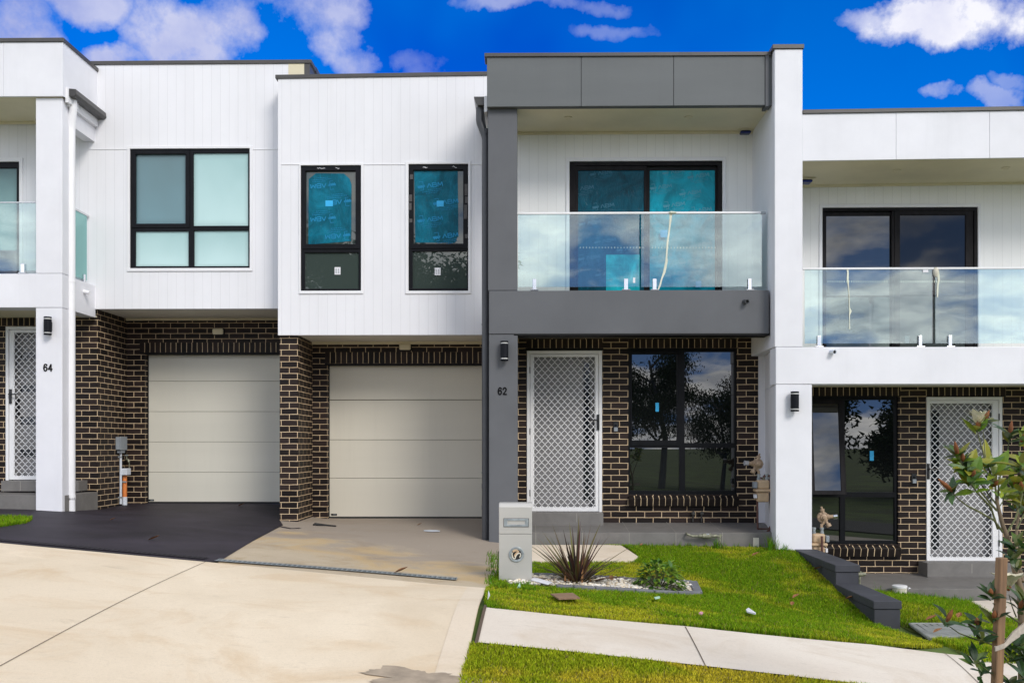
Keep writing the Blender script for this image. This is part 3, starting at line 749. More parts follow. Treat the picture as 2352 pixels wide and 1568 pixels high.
overflow(h62, 1709, 692.5, D2F-.006, M['dpipe'])
# gutter end and downpipe
ge = R(1088, 222, 1112, 240, 12.34)
MB().prism([(ge[0], 12.34, ge[3]), (ge[1], 12.34, ge[3]), (ge[1], 12.34, ge[2]-.01), (ge[0]+.05, 12.34, ge[2]-.01), (ge[0]+.03, 12.34, ge[2]+.02)], (0, D2C-12.34, 0)).build('gutter', M['gutter'], h62, bev=.004)
lam(h62, 'barge_end', (1112, 221, 1119, 257), 12.33, .9, M['trim'])
dx = P(1115.8, 700, 12.5).x; zt_ = ge[2]-.01
dt = P(1102, 238, 12.45)
downpipe(h62, [(dt.x, 12.45, zt_), (dt.x, 12.45, zt_-.16), (dt.x+.006, 12.45, zt_-.2), (dx-.008, 12.48, zt_-.36), (dx, 12.48, zt_-.42), (dx, 12.48, P(1116, 1244, 12.48).z-.06)], .052, M['dpipe'],
         [(dx, 12.48, P(1116, 745, 12.48).z), (dx, 12.48, P(1116, 1085, 12.48).z)], -1)
for py in (303, 1115, 1165):
    MB().lathe((dx, 12.48, P(1116, py, 12.48).z), (0, 0, 1), [(-.03, .0555), (.03, .0555)], 18).build('pipe_socket', M['dpipe'] if py != 303 else M['dpipe'], h62, smooth=True)
# porch brickwork
zbr = P(1450, 1225, D2B).z
door_r = (1209, 804, 1384, 1176.5); win_r = (1443, 800.5, 1692.8, 1135.5)
DWR = D2B
MB().holes(P(1160, 900, D2B).x, P(1741.5, 900, D2B).x, zbr, pc, [R(*door_r, D2B), R(*win_r, D2B)], D2B, .14).build('porch_wall', M['brick'], h62, uvo=(-P(1741.5, 900, D2B).x+.165, -P(1450, 1173.3, D2B).z))
MB().box(P(1741.5, 900, D2B).x, P(1762, 900, D2B).x, D2B-.012, D2B+.1, zbr, bt-.1).build('wall_return', M['render_in'], h62)
soldiers(h62, (1209, 779, 1384, 799), D2B); soldiers(h62, (1443, 779, 1695, 799), D2B)
lam(h62, 'lintel', (1207, 799.2, 1386, 804), D2B-.004, .1, M['lintel']); lam(h62, 'lintel', (1441, 799.2, 1697, 801), D2B-.004, .1, M['lintel'])
zz = conv(1160, 700, 2.8)
def zr(z, a, b, c, d): return (*z(a, b), *z(c, d))
screen_door(h62, (1210, 805, 1383, 1176), zr(zz, 400, 478, 822, 1505), D2B-.02, False, zz(841, 925), [zr(zz, 742, 520, 785, 1458)], 'white diamond mesh security door with one tall dark glass strip behind it')
# the lever leans over the mesh on the lock side
wn = window(h62, win_r, [zr(zz, 1072, 460, 1381, 1048), zr(zz, 1432, 443, 1772, 1066), zr(zz, 1058, 1100, 1397, 1392), zr(zz, 1435, 1100, 1775, 1392)], D2B+.03, ['win_dark']*4,
            sash=[(zr(zz, 1060, 438, 1392, 1085), zr(zz, 1072, 460, 1381, 1048))])
lam(wn, 'blue_tape', zr(zz, 1233, 792, 1256, 852), D2B+.052, .002, M['note'])
s0 = P(1443.5, 1140, D2B-.05).x; s1 = P(1697, 1140, D2B-.05).x
sill(h62, s0, s1, P(1570, 1136.5, D2B-.02).z, D2B, 18, .155)
lam(h62, 'step', (1165, 1177.5, 1386, 1209), 13.10, .26, M['tile'], bev=.004)
sj = MB()
for px in (1266+58,): rbox(sj, (px, 1178, px+1.0, 1198.5), 13.099, .003)
sj.build('tile_joints', M['tilej'], h62)
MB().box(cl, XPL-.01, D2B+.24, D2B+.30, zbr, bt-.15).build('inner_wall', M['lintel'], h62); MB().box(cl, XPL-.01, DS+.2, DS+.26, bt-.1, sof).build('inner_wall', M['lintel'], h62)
# porch slab
DSL = 12.5
back = P(1450, 1199, D2B).z; front = P(1450, 1222.5, DSL).z; bot = P(1450, 1258, DSL).z-.06
xl, xr_ = P(1165, 1220, DSL).x, P(1757, 1220, DSL).x
mb = MB(); mb.prism([(xl, DSL, front), (xl, D2B+.05, back), (xl, D2B+.05, bot), (xl, DSL, bot)], (P(1742, 1200, D2B).x-xl, 0, 0)); slab = mb
sl = mb.build('porch_slab', M['tile'], h62, bev=.004)
x_b = P(1742, 1200, D2B).x
MB().prism([(x_b, DSL, front), (x_b, D2B, back), (x_b, D2B, bot), (x_b, DSL, bot)], (.07, 0, 0)).build('slab_edge', M['tile'], sl)
npx = [conv(1100, 1180, 3.219)(q, 385)[0] for q in (670, 1037, 1404, 1771, 2138)]
for q in npx:
    xx = P(q, 1222.5, DSL).x
    if xx > x_b: continue
    tj = MB(); tj.add([(xx-.003, DSL-.003, front+.004), (xx+.003, DSL-.003, front+.004), (xx+.003, D2B, back+.004), (xx-.003, D2B, back+.004)], [(0, 1, 2, 3)])
    tj.box(xx-.003, xx+.003, DSL-.003, DSL+.002, bot, front); tj.build('tile_joint', M['tilej'], sl)
MB().box(xl, x_b, DSL+.015, DSL+.1, bot-.25, bot+.0).build('slab_footing', M['foam'], sl)
lam(sl, 'foam_patch', (1839*K-.0, 1312*K, 1853*K, 1345*K), DSL-.004, .01, M['foam'])
# ------------------------------------------------------------------ HOUSE 60 (lower, at the far side of the party wall)
h60 = thing('townhouse', 'white townhouse downhill of the charcoal one, beyond the block wall', 'townhouse', (P(1865, 1300, 13.3).x, 13.3, P(1865, 1300, 13.3).z), 'row of attached townhouses')
XE = P(2352, 900, 12.1).x+2.6
ptop = P(1810, 113, D2W).z; pb = P(1790, 1285, D2W).z-.1
bt6, bb6 = P(1950, 797, D2W).z, P(1950, 882, D2W).z
MB().box(XPL, XPR, D2W, 21, bt6+.004, ptop).build('party_wall', M['render'], h60, bev=.006)
MB().box(XPL-.03, XPR+.015, D2W-.02, 14.2, ptop, ptop+.055).build('capping', M['cap'], h60, bev=.004)
xb2 = P(1756, 900, D2B).x
foot = [(XPL+.012, D2W), (XCR, D2W), (XCR, D2W+.32), (XPR+.03, D2W+.32), (XPR+.03, D2B+.2), (xb2, D2B+.2), (xb2, D2B-.02)]
MB().prism([(x, y, pb) for x, y in foot], (0, 0, bb6-.005-pb)).build('column', M['render'], h60, bev=.006)
MB().prism([(x, y, bb6-.004) for x, y in [(XPL+.012, D2W+.01), (XPR, D2W+.01), (XPR, D2B+.2), (xb2, D2B+.2), (xb2, D2B-.02)]], (0, 0, bt6-bb6+.006)).build('party_wall_base', M['render'], h60)
MB().box(XPL+.012, XE, D2W-.003, D2W+.30, bb6, bt6).build('balcony_beam', M['render'], h60, bev=.006)
MB().box(XPR, XE, D2W+.3, D2B+.2, bt6-.14, bt6-.05).build('balcony_floor', M['tilej'], h60)
pc6 = P(2050, 888.5, D2B).z
MB().box(XPR, XE, D2W+.3, D2B, pc6, pc6+.05).build('porch_ceiling', M['cream'], h60)
# fascia
def tilt(px0, py0, px1, py1, d, xe):
    a_, b_ = P(px0, py0, d), P(px1, py1, d); k = (b_.z-a_.z)/(b_.x-a_.x)
    return lambda x: a_.z+k*(x-a_.x)
tz = tilt(1843, 261.5, 2352, 253.5, D2W, XE); bz = tilt(1843, 369, 2352, 361.5, D2W, XE)
fx = [XPR+.002]+[P(x, 300, D2W).x for x in (2059, 2274)]; fx += [fx[-1]+1.2, XE]; mb = MB()
for i in range(len(fx)-1):
    xa, xb = fx[i]+(.002 if i else 0), fx[i+1]-.002
    mb.prism([(xa, D2W+.01, tz(xa)), (xb, D2W+.01, tz(xb)), (xb, D2W+.01, bz(xb)), (xa, D2W+.01, bz(xa))], (0, .03, 0))
mb.build('fascia', M['render'], h60, bev=.002)
MB().prism([(XPR+.002, D2W+.035, tz(XPR)-.01), (XE, D2W+.035, tz(XE)-.01), (XE, D2W+.035, bz(XE)+.004), (XPR+.002, D2W+.035, bz(XPR)+.004)], (0, .06, 0)).build('fascia_backing', M['cap'], h60)
MB().prism([(XPR+.002, D2W-.012, tz(XPR)+.05), (XE, D2W-.012, tz(XE)+.05), (XE, D2W-.012, tz(XE)), (XPR+.002, D2W-.012, tz(XPR))], (0, .3, 0)).build('capping', M['cap'], h60, bev=.004)
MB().box(XPR, XE, D2W+.25, 20, tz(XE)-.35, tz(XPR)-.12).build('roof', M['cap'], h60)
DS6 = 13.28
MB().prism([(XPR, D2W+.04, bz(XPR)+.0), (XE, D2W+.04, bz(XE)), (XE, D2W+.04, bz(XE)+.05), (XPR, D2W+.04, bz(XPR)+.05)], (0, DS6-D2W+.1, 0)).build('balcony_soffit', M['cream'], h60)
sz6 = bz(XPR)
MB().prism([(XPR, DS6-.04, bz(XPR)-.03), (XE, DS6-.04, bz(XE)-.03), (XE, DS6-.04, bz(XE)), (XPR, DS6-.04, bz(XPR))], (0, .035, 0)).build('soffit_bead', M['cream'], h60)
film_light(h60, 1851, 413, sz6-.003, '')
for (px, py) in ((2059, 391), (2310, 385)):
    r = ray(px, py); zc = bz(P(px, py, 12.7).x); t = (zc-HC)/r[2]
    MB().lathe((r[0]*t, r[1]*t, zc-.003), (0, 0, -1), [(0, .055), (.006, .055), (.008, .045), (.003, .04)], 24).build('downlight', M['cream'], h60, smooth=True)
SD6 = (1888.3, 476.5, 2245.5, 840); b = R(1800, 380, 2352, 850, DS6)
MB().holes(XPR-.02, XE, b[2], bz(XE)+.06, [R(*SD6, DS6)], DS6, .12).build('balcony_wall', M['clad_b'], h60)
trim(h60, (1881, 468.8, 2252, 845), SD6, DS6)
s6 = window(h60, SD6, [(1894, 484, 2055, 839), (2058, 484, 2238, 839)], DS6+.004, ['rubber', 'rubber'], rec=.06, fm='frame2'); s6.name = 'sliding_door'; ORG[s6.name] = org(h60)
sash(s6, (1893, 488, 2054, 839), (1898, 495.5, 2047.5, 832), DS6+.042); sash(s6, (2048, 484, 2236, 839), (2067.5, 494, 2218, 832), DS6+.014)
lam(s6, 'pane', (1897, 495, 2048, 833), DS6+.058, .004, M['win_slide']); lam(s6, 'pane', (2067, 493, 2219, 833), DS6+.030, .004, M['win_slide_fly'])
zq = conv(1960, 640, 4.356); dots = MB()
for k in range(58):
    x, y = zq(262+k*25.2, 206)
    if 2042 < x < 2068 or x > 2216: continue
    rbox(dots, (x, y-2.2, x+1.5, y+2.2), DS6+(.055 if x < 2050 else .027), .002)
dots.build('safety_dots', M['glue'], s6)
balustrade(h60, [(1848.7, 616, 2142.5, 788.3), (2148.7, 616, 2440, 788.3)], (1844, 613.8, 2445, 618.2), 12.2)
MB().box(XPR, XPR+.02, 12.19, 12.23, bt6+.02, P(1850, 614, 12.2).z).build('wall_channel', M['alu'], h60)
spigots(h60, [(1880.3, 771, 797, 8.5), (2112, 771, 797, 8.5), (2180.5, 771, 797, 8.5)], 12.206)
drip(h60, [zq(*p) for p in ((475, 60), (480, 110), (478, 180), (486, 260), (492, 340), (496, 480), (508, 520), (497, 560), (498, 640), (499, 712))], 12.196, [.012, .010, .012, .006, .005, .005, .016, .006, .004, .006])
drip(h60, [zq(*p) for p in ((1432, 60), (1440, 120), (1448, 190), (1436, 240), (1434, 300), (1432, 372))], 12.196, [.016, .014, .013, .010, .011, .007])
p = P(*zq(1413, 90), 12.19); MB().lathe((p.x, p.y, p.z-.03), (0, 0, 1), [(-.05, .012), (-.02, .03), (.03, .034), (.07, .02)], 9).build('adhesive_lump', M['foam'], h60, smooth=True)
lam(h60, 'sticker', zr(zq, 1279, 80, 1334, 107), 12.195, .002, M['paper'])
lam(h60, 'sticker', zr(zq, 1088, 782, 1134, 858), 12.26, .003, M['galv'])
overflow(h60, 1908.5, 807.5, D2W-.003, M['pvcg'])
# porch
zq6 = conv(1660, 840, 2.8)
w6 = (1846, 910.2, 2063.4, 1249.5); d6 = (2128, 911, 2303, 1292.5)
z6b = P(2000, 1340, D2B).z
MB().holes(XPR-.2, XE, z6b, pc6, [R(*w6, D2B), R(*d6, D2B)], D2B, .14).build('porch_wall', M['brick'], h60, uvo=(-P(*zq6(1570, 900), D2B).x, -P(*zq6(1560, 1391), D2B).z))
soldiers(h60, zr(zq6, 870, 294, 1507, 352), D2B); soldiers(h60, zr(zq6, 1687, 294, 2227, 352), D2B)
lam(h60, 'lintel', zr(zq6, 870, 353, 1509, 358), D2B-.004, .1, M['lintel']); lam(h60, 'lintel', zr(zq6, 1684, 353, 2228, 358), D2B-.004, .1, M['lintel'])
wn6 = window(h60, w6, [zr(zq6, 866, 400, 1082, 1004), zr(zq6, 1127, 380, 1466, 1010), zr(zq6, 870, 1045, 1095, 1345), zr(zq6, 1130, 1045, 1468, 1341)], D2B+.03, ['win_dark']*4, sash=[])
x0, x1, z0, z1_ = R(*zr(zq6, 866, 380, 1112, 1024), D2B+.02); hh = R(*zr(zq6, 900, 408, 1077, 996), D2B+.02)
def tilted(mb_):
    mb_.v = [(x, y-(z1_-z)*.11, z) for x, y, z in mb_.v]; return mb_
tilted(MB().holes(x0, x1, z0, z1_, [hh], D2B-.0, .028)).build('awning_sash', M['frame2'], wn6, bev=.004)
tilted(MB().box(hh[0]-.01, hh[1]+.01, D2B+.012, D2B+.018, hh[2]-.01, hh[3]+.01)).build('awning_pane', M['win_slide'], wn6)
lam(wn6, 'blue_tape', zr(zq6, 1298, 729, 1325, 795), D2B+.05, .002, M['note'])
sill(h60, P(1880, 1250, D2B).x, P(*zq6(1510, 1400), D2B-.05).x, P(1990, 1250.5, D2B-.02).z, D2B, 12, .165)
screen_door(h60, (2128.6, 911.3, 2302.6, 1292), zr(zq6, 1713, 405, 2140, 1455), D2B-.02, True, zq6(1697, 868), [zr(zq6, 1722, 455, 1771, 1402)], 'white diamond mesh security door partly behind the magnolia')
lam(h60, 'step', (2130, 1293, 2325, 1326), 13.05, .3, M['tile'], bev=.004)
sj = MB()
for px in zq6(1995, 0)[:1]: rbox(sj, (px, 1293.5, px+1, 1315.5), 13.049, .003)
sj.build('tile_joints', M['tilej'], h60)
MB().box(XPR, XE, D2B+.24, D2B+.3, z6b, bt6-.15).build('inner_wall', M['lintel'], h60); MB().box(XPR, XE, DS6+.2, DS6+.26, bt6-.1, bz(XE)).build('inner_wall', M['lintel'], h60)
D6S = 12.25
bk, ftz, btz = P(2150, 1316, D2B).z, P(2150, 1351.5, D6S).z, P(2150, 1378, D6S).z-.3
mb = MB(); xa = P(1880, 1350, D6S).x
mb.prism([(xa, D6S, ftz), (xa, D2B+.05, bk), (xa, D2B+.05, btz), (xa, D6S, btz)], (XE-xa, 0, 0)); mb.build('porch_slab', M['tile'], h60, bev=.004)
# ------------------------------------------------------------------ HOUSE 64 (uphill)
D4B, D4G, D4C, D4F = 14.14, 15.17, 14.05, 13.05
h64 = thing('townhouse', 'white two storey townhouse numbered 64 with pale blinds, uphill of the charcoal one', 'townhouse', (P(300, 1160, 14.2).x, 14.2, P(300, 1160, 14.2).z), 'row of attached townhouses')
XL = P(0, 800, 13).x-2.5; XP4 = a0 = P(638.5, 700, 13.70).x
c64r = P(142.8, 700, D4F).x; c64l = P(82, 700, D4F).x
W4 = (299, 342, 574, 616)
a = R(155, 146, 640, 709, D4C)
gapx = P(230, 600, D4C).x
MB().holes(XL, P(662.6, 160, D4C).x, a[2], a[3], [R(*W4, D4C), R(-90, 372, 45, 660, D4C)], D4C, .16).build('upper_wall', M['clad'], h64)
cream_x = P(662.6, 160, D4C).x
MB().box(cream_x, P(699, 160, D4C).x, D4C-.004, D4C+.1, a[3]-.3, a[3]).build('unpainted_board', M['cream'], h64)
MB().box(P(699, 160, D4C).x, P(712, 160, D4C).x, D4C-.006, D4C+3, a[3]-.3, a[3]).build('end_flashing', M['cap'], h64)
capping(h64, [(155, 142), (713, 138)], D4C, .3, .055)
MB().box(P(699, 160, D4C).x, P(713, 160, D4C).x+.02, D4C+.3, D4C+3.5, a[3]-.02, a[3]+.055).build('capping', M['cap'], h64)
MB().box(XL, P(699, 160, D4C).x-.2, D4C+.16, 19, P(400, 690, 15).z, a[3]-.75).build('roof', M['trim'], h64)
for (xa, xb) in ((205, 292), (581, 640)): lam(h64, 'joint_flashing', (xa, 341.4, xb, 343.6), D4C-.008, .01, M['trim'])
trim(h64, (292.3, 336, 580.6, 623.3), W4, D4C)
window(h64, W4, [(311.8, 354.5, 426.7, 514), (444, 351.5, 570, 518.5), (311, 531, 433, 611), (445.5, 529.5, 570.5, 611)], D4C+.004, ['blind_d', 'blind_l', 'blind_l', 'blind_l'],
       sash=[((302, 345, 436, 523), (311.8, 354.5, 426.7, 514))], label='four pane window with pale blinds')
window(h64, (-90, 372, 45, 660), [(-80, 386, 38, 656)], D4C+.004, ['blind_s'], label='balcony window with a half drawn pale blind')
lam(h64, 'dark_lower_pane', (-78, 575, 39, 655), D4C+.022, .006, M['win_dark'])
trim(h64, (-100, 363, 53, 670), (-90, 372, 45, 660), D4C)
# fascia, column, beam
ft4, tt4, bt4, bb4 = P(70, 224.5, D4F).z, P(70, 101, D4F).z, P(70, 628.6, D4F).z, P(70, 706.3, D4F).z
D4A = 13.0; f4r = P(144.5, 150, D4A).x
fx = [XL, P(-204, 150, D4A).x, P(8.4, 150, D4A).x, f4r]; mb = MB()
for i in range(3): mb.box(fx[i]+.002, fx[i+1]-.002, D4A, D4A+.03, ft4, tt4)
mb.build('fascia', M['render'], h64, bev=.002)
MB().box(XL, f4r-.004, D4A+.02, D4A+.1, ft4+.003, tt4).build('fascia_backing', M['cap'], h64)
MB().box(f4r-.03, f4r, D4A+.032, D4C, ft4+.003, tt4-.0).build('roof_side_panel', M['render'], h64)
MB().box(XL, f4r+.02, D4A-.02, D4C, tt4, tt4+.055).build('capping', M['cap'], h64, bev=.004)
MB().box(XL, f4r-.03, D4A+.03, D4C, ft4, ft4+.05).build('balcony_soffit', M['cream'], h64)
MB().box(XL, c64r, D4C-.05, D4C-.01, ft4-.035, ft4).build('soffit_bead', M['cream'], h64)
MB().box(c64l, c64r, D4F, D4F+.3, bt4+.004, ft4-.004).build('upper_column', M['render'], h64, bev=.006)
MB().box(c64l, c64r, D4F, D4F+.3, P(110, 1185, D4F).z-.1, bb4-.004).build('column', M['render'], h64, bev=.006)
MB().box(XL, c64r, D4F-.002, D4F+.3, bb4, bt4).build('balcony_beam', M['render'], h64, bev=.006)
MB().box(c64r-.2, c64r-.002, D4F+.3, D4C+.02, bb4, bt4).build('balcony_side_beam', M['render'], h64)
MB().box(XL, c64r-.2, D4F+.3, D4C, bb4+.02, bt4-.05).build('balcony_floor', M['tilej'], h64)
MB().box(XL, c64r-.01, D4F+.3, D4B, bb4+.008, bb4+.03).build('porch_ceiling', M['cream'], h64)
# side eave beam, white fascia, gutter
zA = P(230, 294, D4C).z; zB = P(230, 326, D4C).z
MB().box(c64r-.16, c64r-.004, D4F+.3, D4C, zB, zA+.12).build('eave_beam', M['render'], h64)
MB().box(c64r-.0, c64r+.05, D4F+.12, D4C-.02, zA+.01, zA+.13).build('eave_fascia', M['trim'], h64)
g0 = R(153, 203, 174, 221.7, 13.1)
MB().prism([(c64r+.04, 13.1, g0[3]), (g0[1], 13.1, g0[3]-.01), (g0[1]+.01, 13.1, g0[2]+.03), (g0[1]-.02, 13.1, g0[2]), (c64r+.05, 13.1, g0[2])], (0, D4C-13.1, 0)).build('gutter', M['gutter'], h64, bev=.005)
lam(h64, 'barge_end', (150, 201, 157, 235), 13.08, .3, M['trim'])
px4 = P(163.5, 700, 13.3).x; zt4 = g0[2]
downpipe(h64, [(px4+.05, 13.25, zt4+.02), (px4+.05, 13.25, zt4-.1), (px4+.045, 13.26, zt4-.14), (px4+.005, 13.3, zt4-.36), (px4, 13.3, zt4-.42), (px4, 13.3, P(163, 1180, 13.3).z-.05)], .056, M['wpipe'],
         [(px4, 13.3, P(163, 268, 13.3).z), (px4, 13.3, P(163, 647, 13.3).z), (px4, 13.3, P(163, 1145, 13.3).z)], 1)
MB().lathe((px4, 13.3, P(163, 1141, 13.3).z), (0, 0, 1), [(-.035, .060), (.035, .060)], 18).build('pipe_socket', M['wpipe'], h64, smooth=True)
# balustrade front and side
balustrade(h64, [(-120, 467, 82, 622)], (-130, 463.8, 82.5, 466.4), 13.16, 'bal')
for o in [o for o in h64.children if o.name.startswith('handrail')]: o.data.materials[0] = M['chrome']
zt5 = P(80, 464.5, 13.16).z
MB().box(c64r-.10, c64r-.09, 13.4, 13.98, P(196, 645, 13.9).z+.02, zt5-.0).build('glass_panel', M['bal_t'], h64)
MB().box(c64r-.115, c64r-.08, 13.36, 14.04, zt5-.0, zt5+.03).build('handrail', M['chrome'], h64, bev=.003)
spigots(h64, [(54, 606, 628, 9)], 13.165)
sx = P(195.5, 640, 13.86)
MB().box(c64r-.12, c64r-.06, 13.83, 13.89, bt4, bt4+.14).build('spigot', M['chrome'], h64, bev=.006)
ov = MB().lathe((c64r-.02, 13.7, bt4-.14), (1, -.2, -.25), [(0, .03), (.12, .03), (.12, .024)], 16).build('overflow_pipe', M['wpipe'], h64, smooth=True)
# brick below
zr4 = conv(0, 800, 2.8); zu4 = conv(0, 460, 2.8)
zb4 = P(200, 1185, D4B).z-.15; zt4b = a[2]+.02
bxr = P(225, 1000, D4B).x
d4 = (12.5, 749.5, 170, 1104)
MB().holes(XL, bxr, zb4, zt4b, [R(*d4, D4B)], D4B, .14).build('porch_wall', M['brick'], h64, uvo=(-bxr+.005, -P(200, 990*K+65/6.03*K, D4B).z))
MB().box(bxr-.12, bxr-.001, D4B+.14, D4G+.05, zb4, zt4b).build('side_wall', M['brick'], h64, uvo=(-D4B+.01, -P(200, 990*K+65/6.03*K, D4B).z))
gd4 = R(332.6, 811, 645, 1160, D4G)
MB().holes(bxr-.05, XP4+.2, zb4, zt4b, [(gd4[0], XP4+.3, gd4[2]-1, gd4[3])], D4G, .12).build('garage_wall', M['brick'], h64, uvo=(-bxr-.12, -P(300, 990*K+100/6.03*K, D4G).z))
soldiers(h64, (321, 786.5, 660, 809), D4G)
lam(h64, 'lintel', (321, 809, 660, 813.5), D4G-.006, .13, M['lintel'])
MB().box(gd4[0]-.1, gd4[0]+.012, D4G+.11, D4G+.3, zb4, gd4[3]+.05).build('door_jamb', M['lintel'], h64)
dd = D4G+.13; lines = [814, 875, 945, 1014.5, 1083.8, 1152]; zs = [P(490, l, dd).z for l in lines]; zs[0] += .04; go = MB()
for k in range(5): go.box(gd4[0], XP4+.25, dd, dd+.04, zs[k+1]+.003, zs[k]-(.002 if k else 0))
gdo = go.build('garage_door', M['gdoor2'], h64, bev=.002)
MB().box(gd4[0], XP4+.25, dd+.02, dd+.06, zs[5]-.02, zs[0]).build('door_backing', M['door_gap'], gdo)
MB().box(gd4[0], XP4+.25, dd-.008, dd+.03, zs[5]-.025, zs[5]+.003).build('bottom_seal', M['rubber'], gdo)
p0, p1 = zr4(1014, 1171), zr4(1052, 1183)
lam(gdo, 'maker_badge', (*p0, *p1), dd-.003, .003, M['frame']); lam(gdo, 'badge_line', (p0[0]+5, p0[1]+1.4, p1[0]-2, p1[1]-1.7), dd-.004, .0012, M['galv'])
MB().box(bxr-.05, XP4+.2, D4C+.02, D4G, a[2]+.004, a[2]+.04).build('soffit', M['soffw'], h64)
MB().box(bxr, XP4+.1, D4G-.045, D4G-.001, a[2]-.03, a[2]+.003).build('soffit_bead', M['cream'], h64)
soldiers(h64, (-60, 729, 175, 748), D4B)
strips4 = [(zr4(138, 0)[0], zr4(0, y)[1]-8, 150, zr4(0, y)[1]+8) for y in (193, 412, 633, 854)]
screen_door(h64, (12.5, 749.5, 165, 1103), (31, 763.7, 147, 1092.6), D4B-.02, True, (24, 910), strips4, 'white diamond mesh security door with four short dark glass strips behind it')
lam(h64, 'step', (2, 1104, 180, 1128), 13.85, .35, M['tile'], bev=.004)
sj = MB(); rbox(sj, (46, 1105, 47, 1127), 13.849, .003); sj.build('tile_joints', M['tilej'], h64)
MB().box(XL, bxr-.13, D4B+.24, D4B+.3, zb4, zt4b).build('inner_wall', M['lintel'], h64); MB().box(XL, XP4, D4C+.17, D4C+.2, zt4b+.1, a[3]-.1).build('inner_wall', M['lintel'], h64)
zs4 = P(200, 1129, D4B).z
MB().box(XL, bxr-.0, 13.12, D4B-.002, zs4-.6, zs4).build('porch_slab', M['tile'], h64, bev=.004)
# ------------------------------------------------------------------ fittings that hang on the houses
DIG = {'6': [(.84,.78),(.74,.90),(.56,.95),(.38,.92),(.23,.78),(.15,.52),(.17,.28),(.30,.11),(.50,.05),(.70,.11),(.84,.28),(.82,.46),(.68,.58),(.50,.61),(.31,.54),(.18,.38)],
       '2': [(.14,.68),(.20,.85),(.40,.95),(.62,.93),(.79,.80),(.80,.66),(.66,.48),(.36,.26),(.16,.08),(.88,.08)],
       '4': [(.66,0),(.66,.93),(.10,.29),(.94,.29)]}
def num(txt, px, py, hpx, d, lab, root):
    h = hpx/F*d; c = P(px, py, d); mb = MB(); w_ = .085*h
    for k, ch in enumerate(txt):
        q = [(c.x+((x*.60)+(k-1)*.66+.02)*h, c.z+(z-.5)*h) for x, z in DIG[ch]]
        for n_, (a_, b_) in enumerate(zip(q[:-1], q[1:])):
            dx, dz = b_[0]-a_[0], b_[1]-a_[1]; l = math.hypot(dx, dz); nx, nz = -dz/l*w_, dx/l*w_; ex, ez = dx/l*w_*.45, dz/l*w_*.45
            y = d-.006-n_*.0001
            mb.prism([(a_[0]+nx-ex, y, a_[1]+nz-ez), (a_[0]-nx-ex, y, a_[1]-nz-ez), (b_[0]-nx+ex, y, b_[1]-nz+ez), (b_[0]+nx+ex, y, b_[1]+nz+ez)], (0, .006+n_*.0001, 0))
    o = mb.build('house_number', M['num'], root); o['label'] = lab
num('62', 1154, 898, 17.2, D2F, 'house number 62 in black numerals', h62)
num('64', 110.3, 844, 17.2, D4F, 'house number 64 in black numerals', h64)
def wall_lamp(px, y0, y1, d, label):
    c = P(px, (y0+y1)/2, d-.075); zt, zb = P(px, y0, d-.07).z, P(px, y1, d-.07).z; h = zt-zb
    t = thing('wall_lamp', label, 'wall lamp', (c.x, d, c.z), 'up and down wall lamps')
    MB().lathe((c.x, c.y, zb), (0, 0, 1), [(h*.14, .052), (h*.86, .052)], 28).build('lamp_body', M['lamp'], t, smooth=True)
    for a_, b_ in ((0, .085), (.915, 1)):
        MB().lathe((c.x, c.y, zb), (0, 0, 1), [(h*a_, .050), (h*a_+.004, .052), (h*b_-.004, .052), (h*b_, .050)], 28).build('end_cap', M['lamp'], t, smooth=True)
    for a_, b_ in ((.085, .14), (.86, .915)):
        MB().lathe((c.x, c.y, zb), (0, 0, 1), [(h*a_, .048), (h*b_, .048)], 28).build('glass_ring', M['lens'], t, smooth=True)
    MB().box(c.x-.03, c.x+.03, c.y, d, zb+h*.25, zt-h*.25).build('wall_bracket', M['lamp'], t, bev=.004)
wall_lamp(1158.5, 783, 828.5, D2F, 'black cylinder wall lamp on the charcoal column above number 62')
wall_lamp(109.5, 727.5, 769, D4F, 'black cylinder wall lamp on the white column above number 64')
wall_lamp(1825.5, 898.8, 944.5, D2W, 'black cylinder wall lamp on the white column without a number')
def bulkhead(rect, d, label):
    x0, x1, z0, z1_ = R(*rect, d-.05); cx, cz = (x0+x1)/2, (z0+z1_)/2
    t = thing('bulkhead_light', label, 'bulkhead light', (cx, d, cz), 'lights above the garage doors')
    MB().box(x0-.012, x1+.012, d-.03, d, z0-.01, z1_+.01).build('base', M['frame'], t, bev=.012, bseg=2)
    MB().box(x0, x1, d-.075, d-.031, z0, z1_).build('diffuser', M['cream'], t, bev=.022, bseg=3)
bulkhead((917, 789.5, 943.5, 803.5), D2G, 'small oval bulkhead light above the beige garage door of number 62')
bulkhead((488, 754.6, 513, 768), D4G, 'small oval bulkhead light above the grey garage door of number 64')
def intercom(px, y0, y1, d, label):
    x0, x1, z0, z1_ = R(px-5, y0, px+5, y1, d)
    t = thing('doorbell', label, 'doorbell', ((x0+x1)/2, d, z0), 'door bells beside the mesh doors')
    MB().box(x0-.006, x1+.006, d-.02, d, z0, z1_+.02).build('backplate', M['black'], t, bev=.006)
    MB().box(x0+.004, x1-.004, d-.035, d-.021, z0+.004, z0+(z1_-z0)*.5).build('button_panel', M['boxgrey'], t, bev=.004)
    MB().lathe(((x0+x1)/2, d-.021, z0+(z1_-z0)*.72), (0, -1, 0), [(0, .018), (.008, .014)], 14).build('camera_eye', M['strip'], t)
intercom(1414, 971, 991, D2B, 'small black camera doorbell between the mesh door and window of number 62')
intercom(2098.7, 1090, 1110, D2B, 'small black camera doorbell left of the mesh door behind the magnolia')
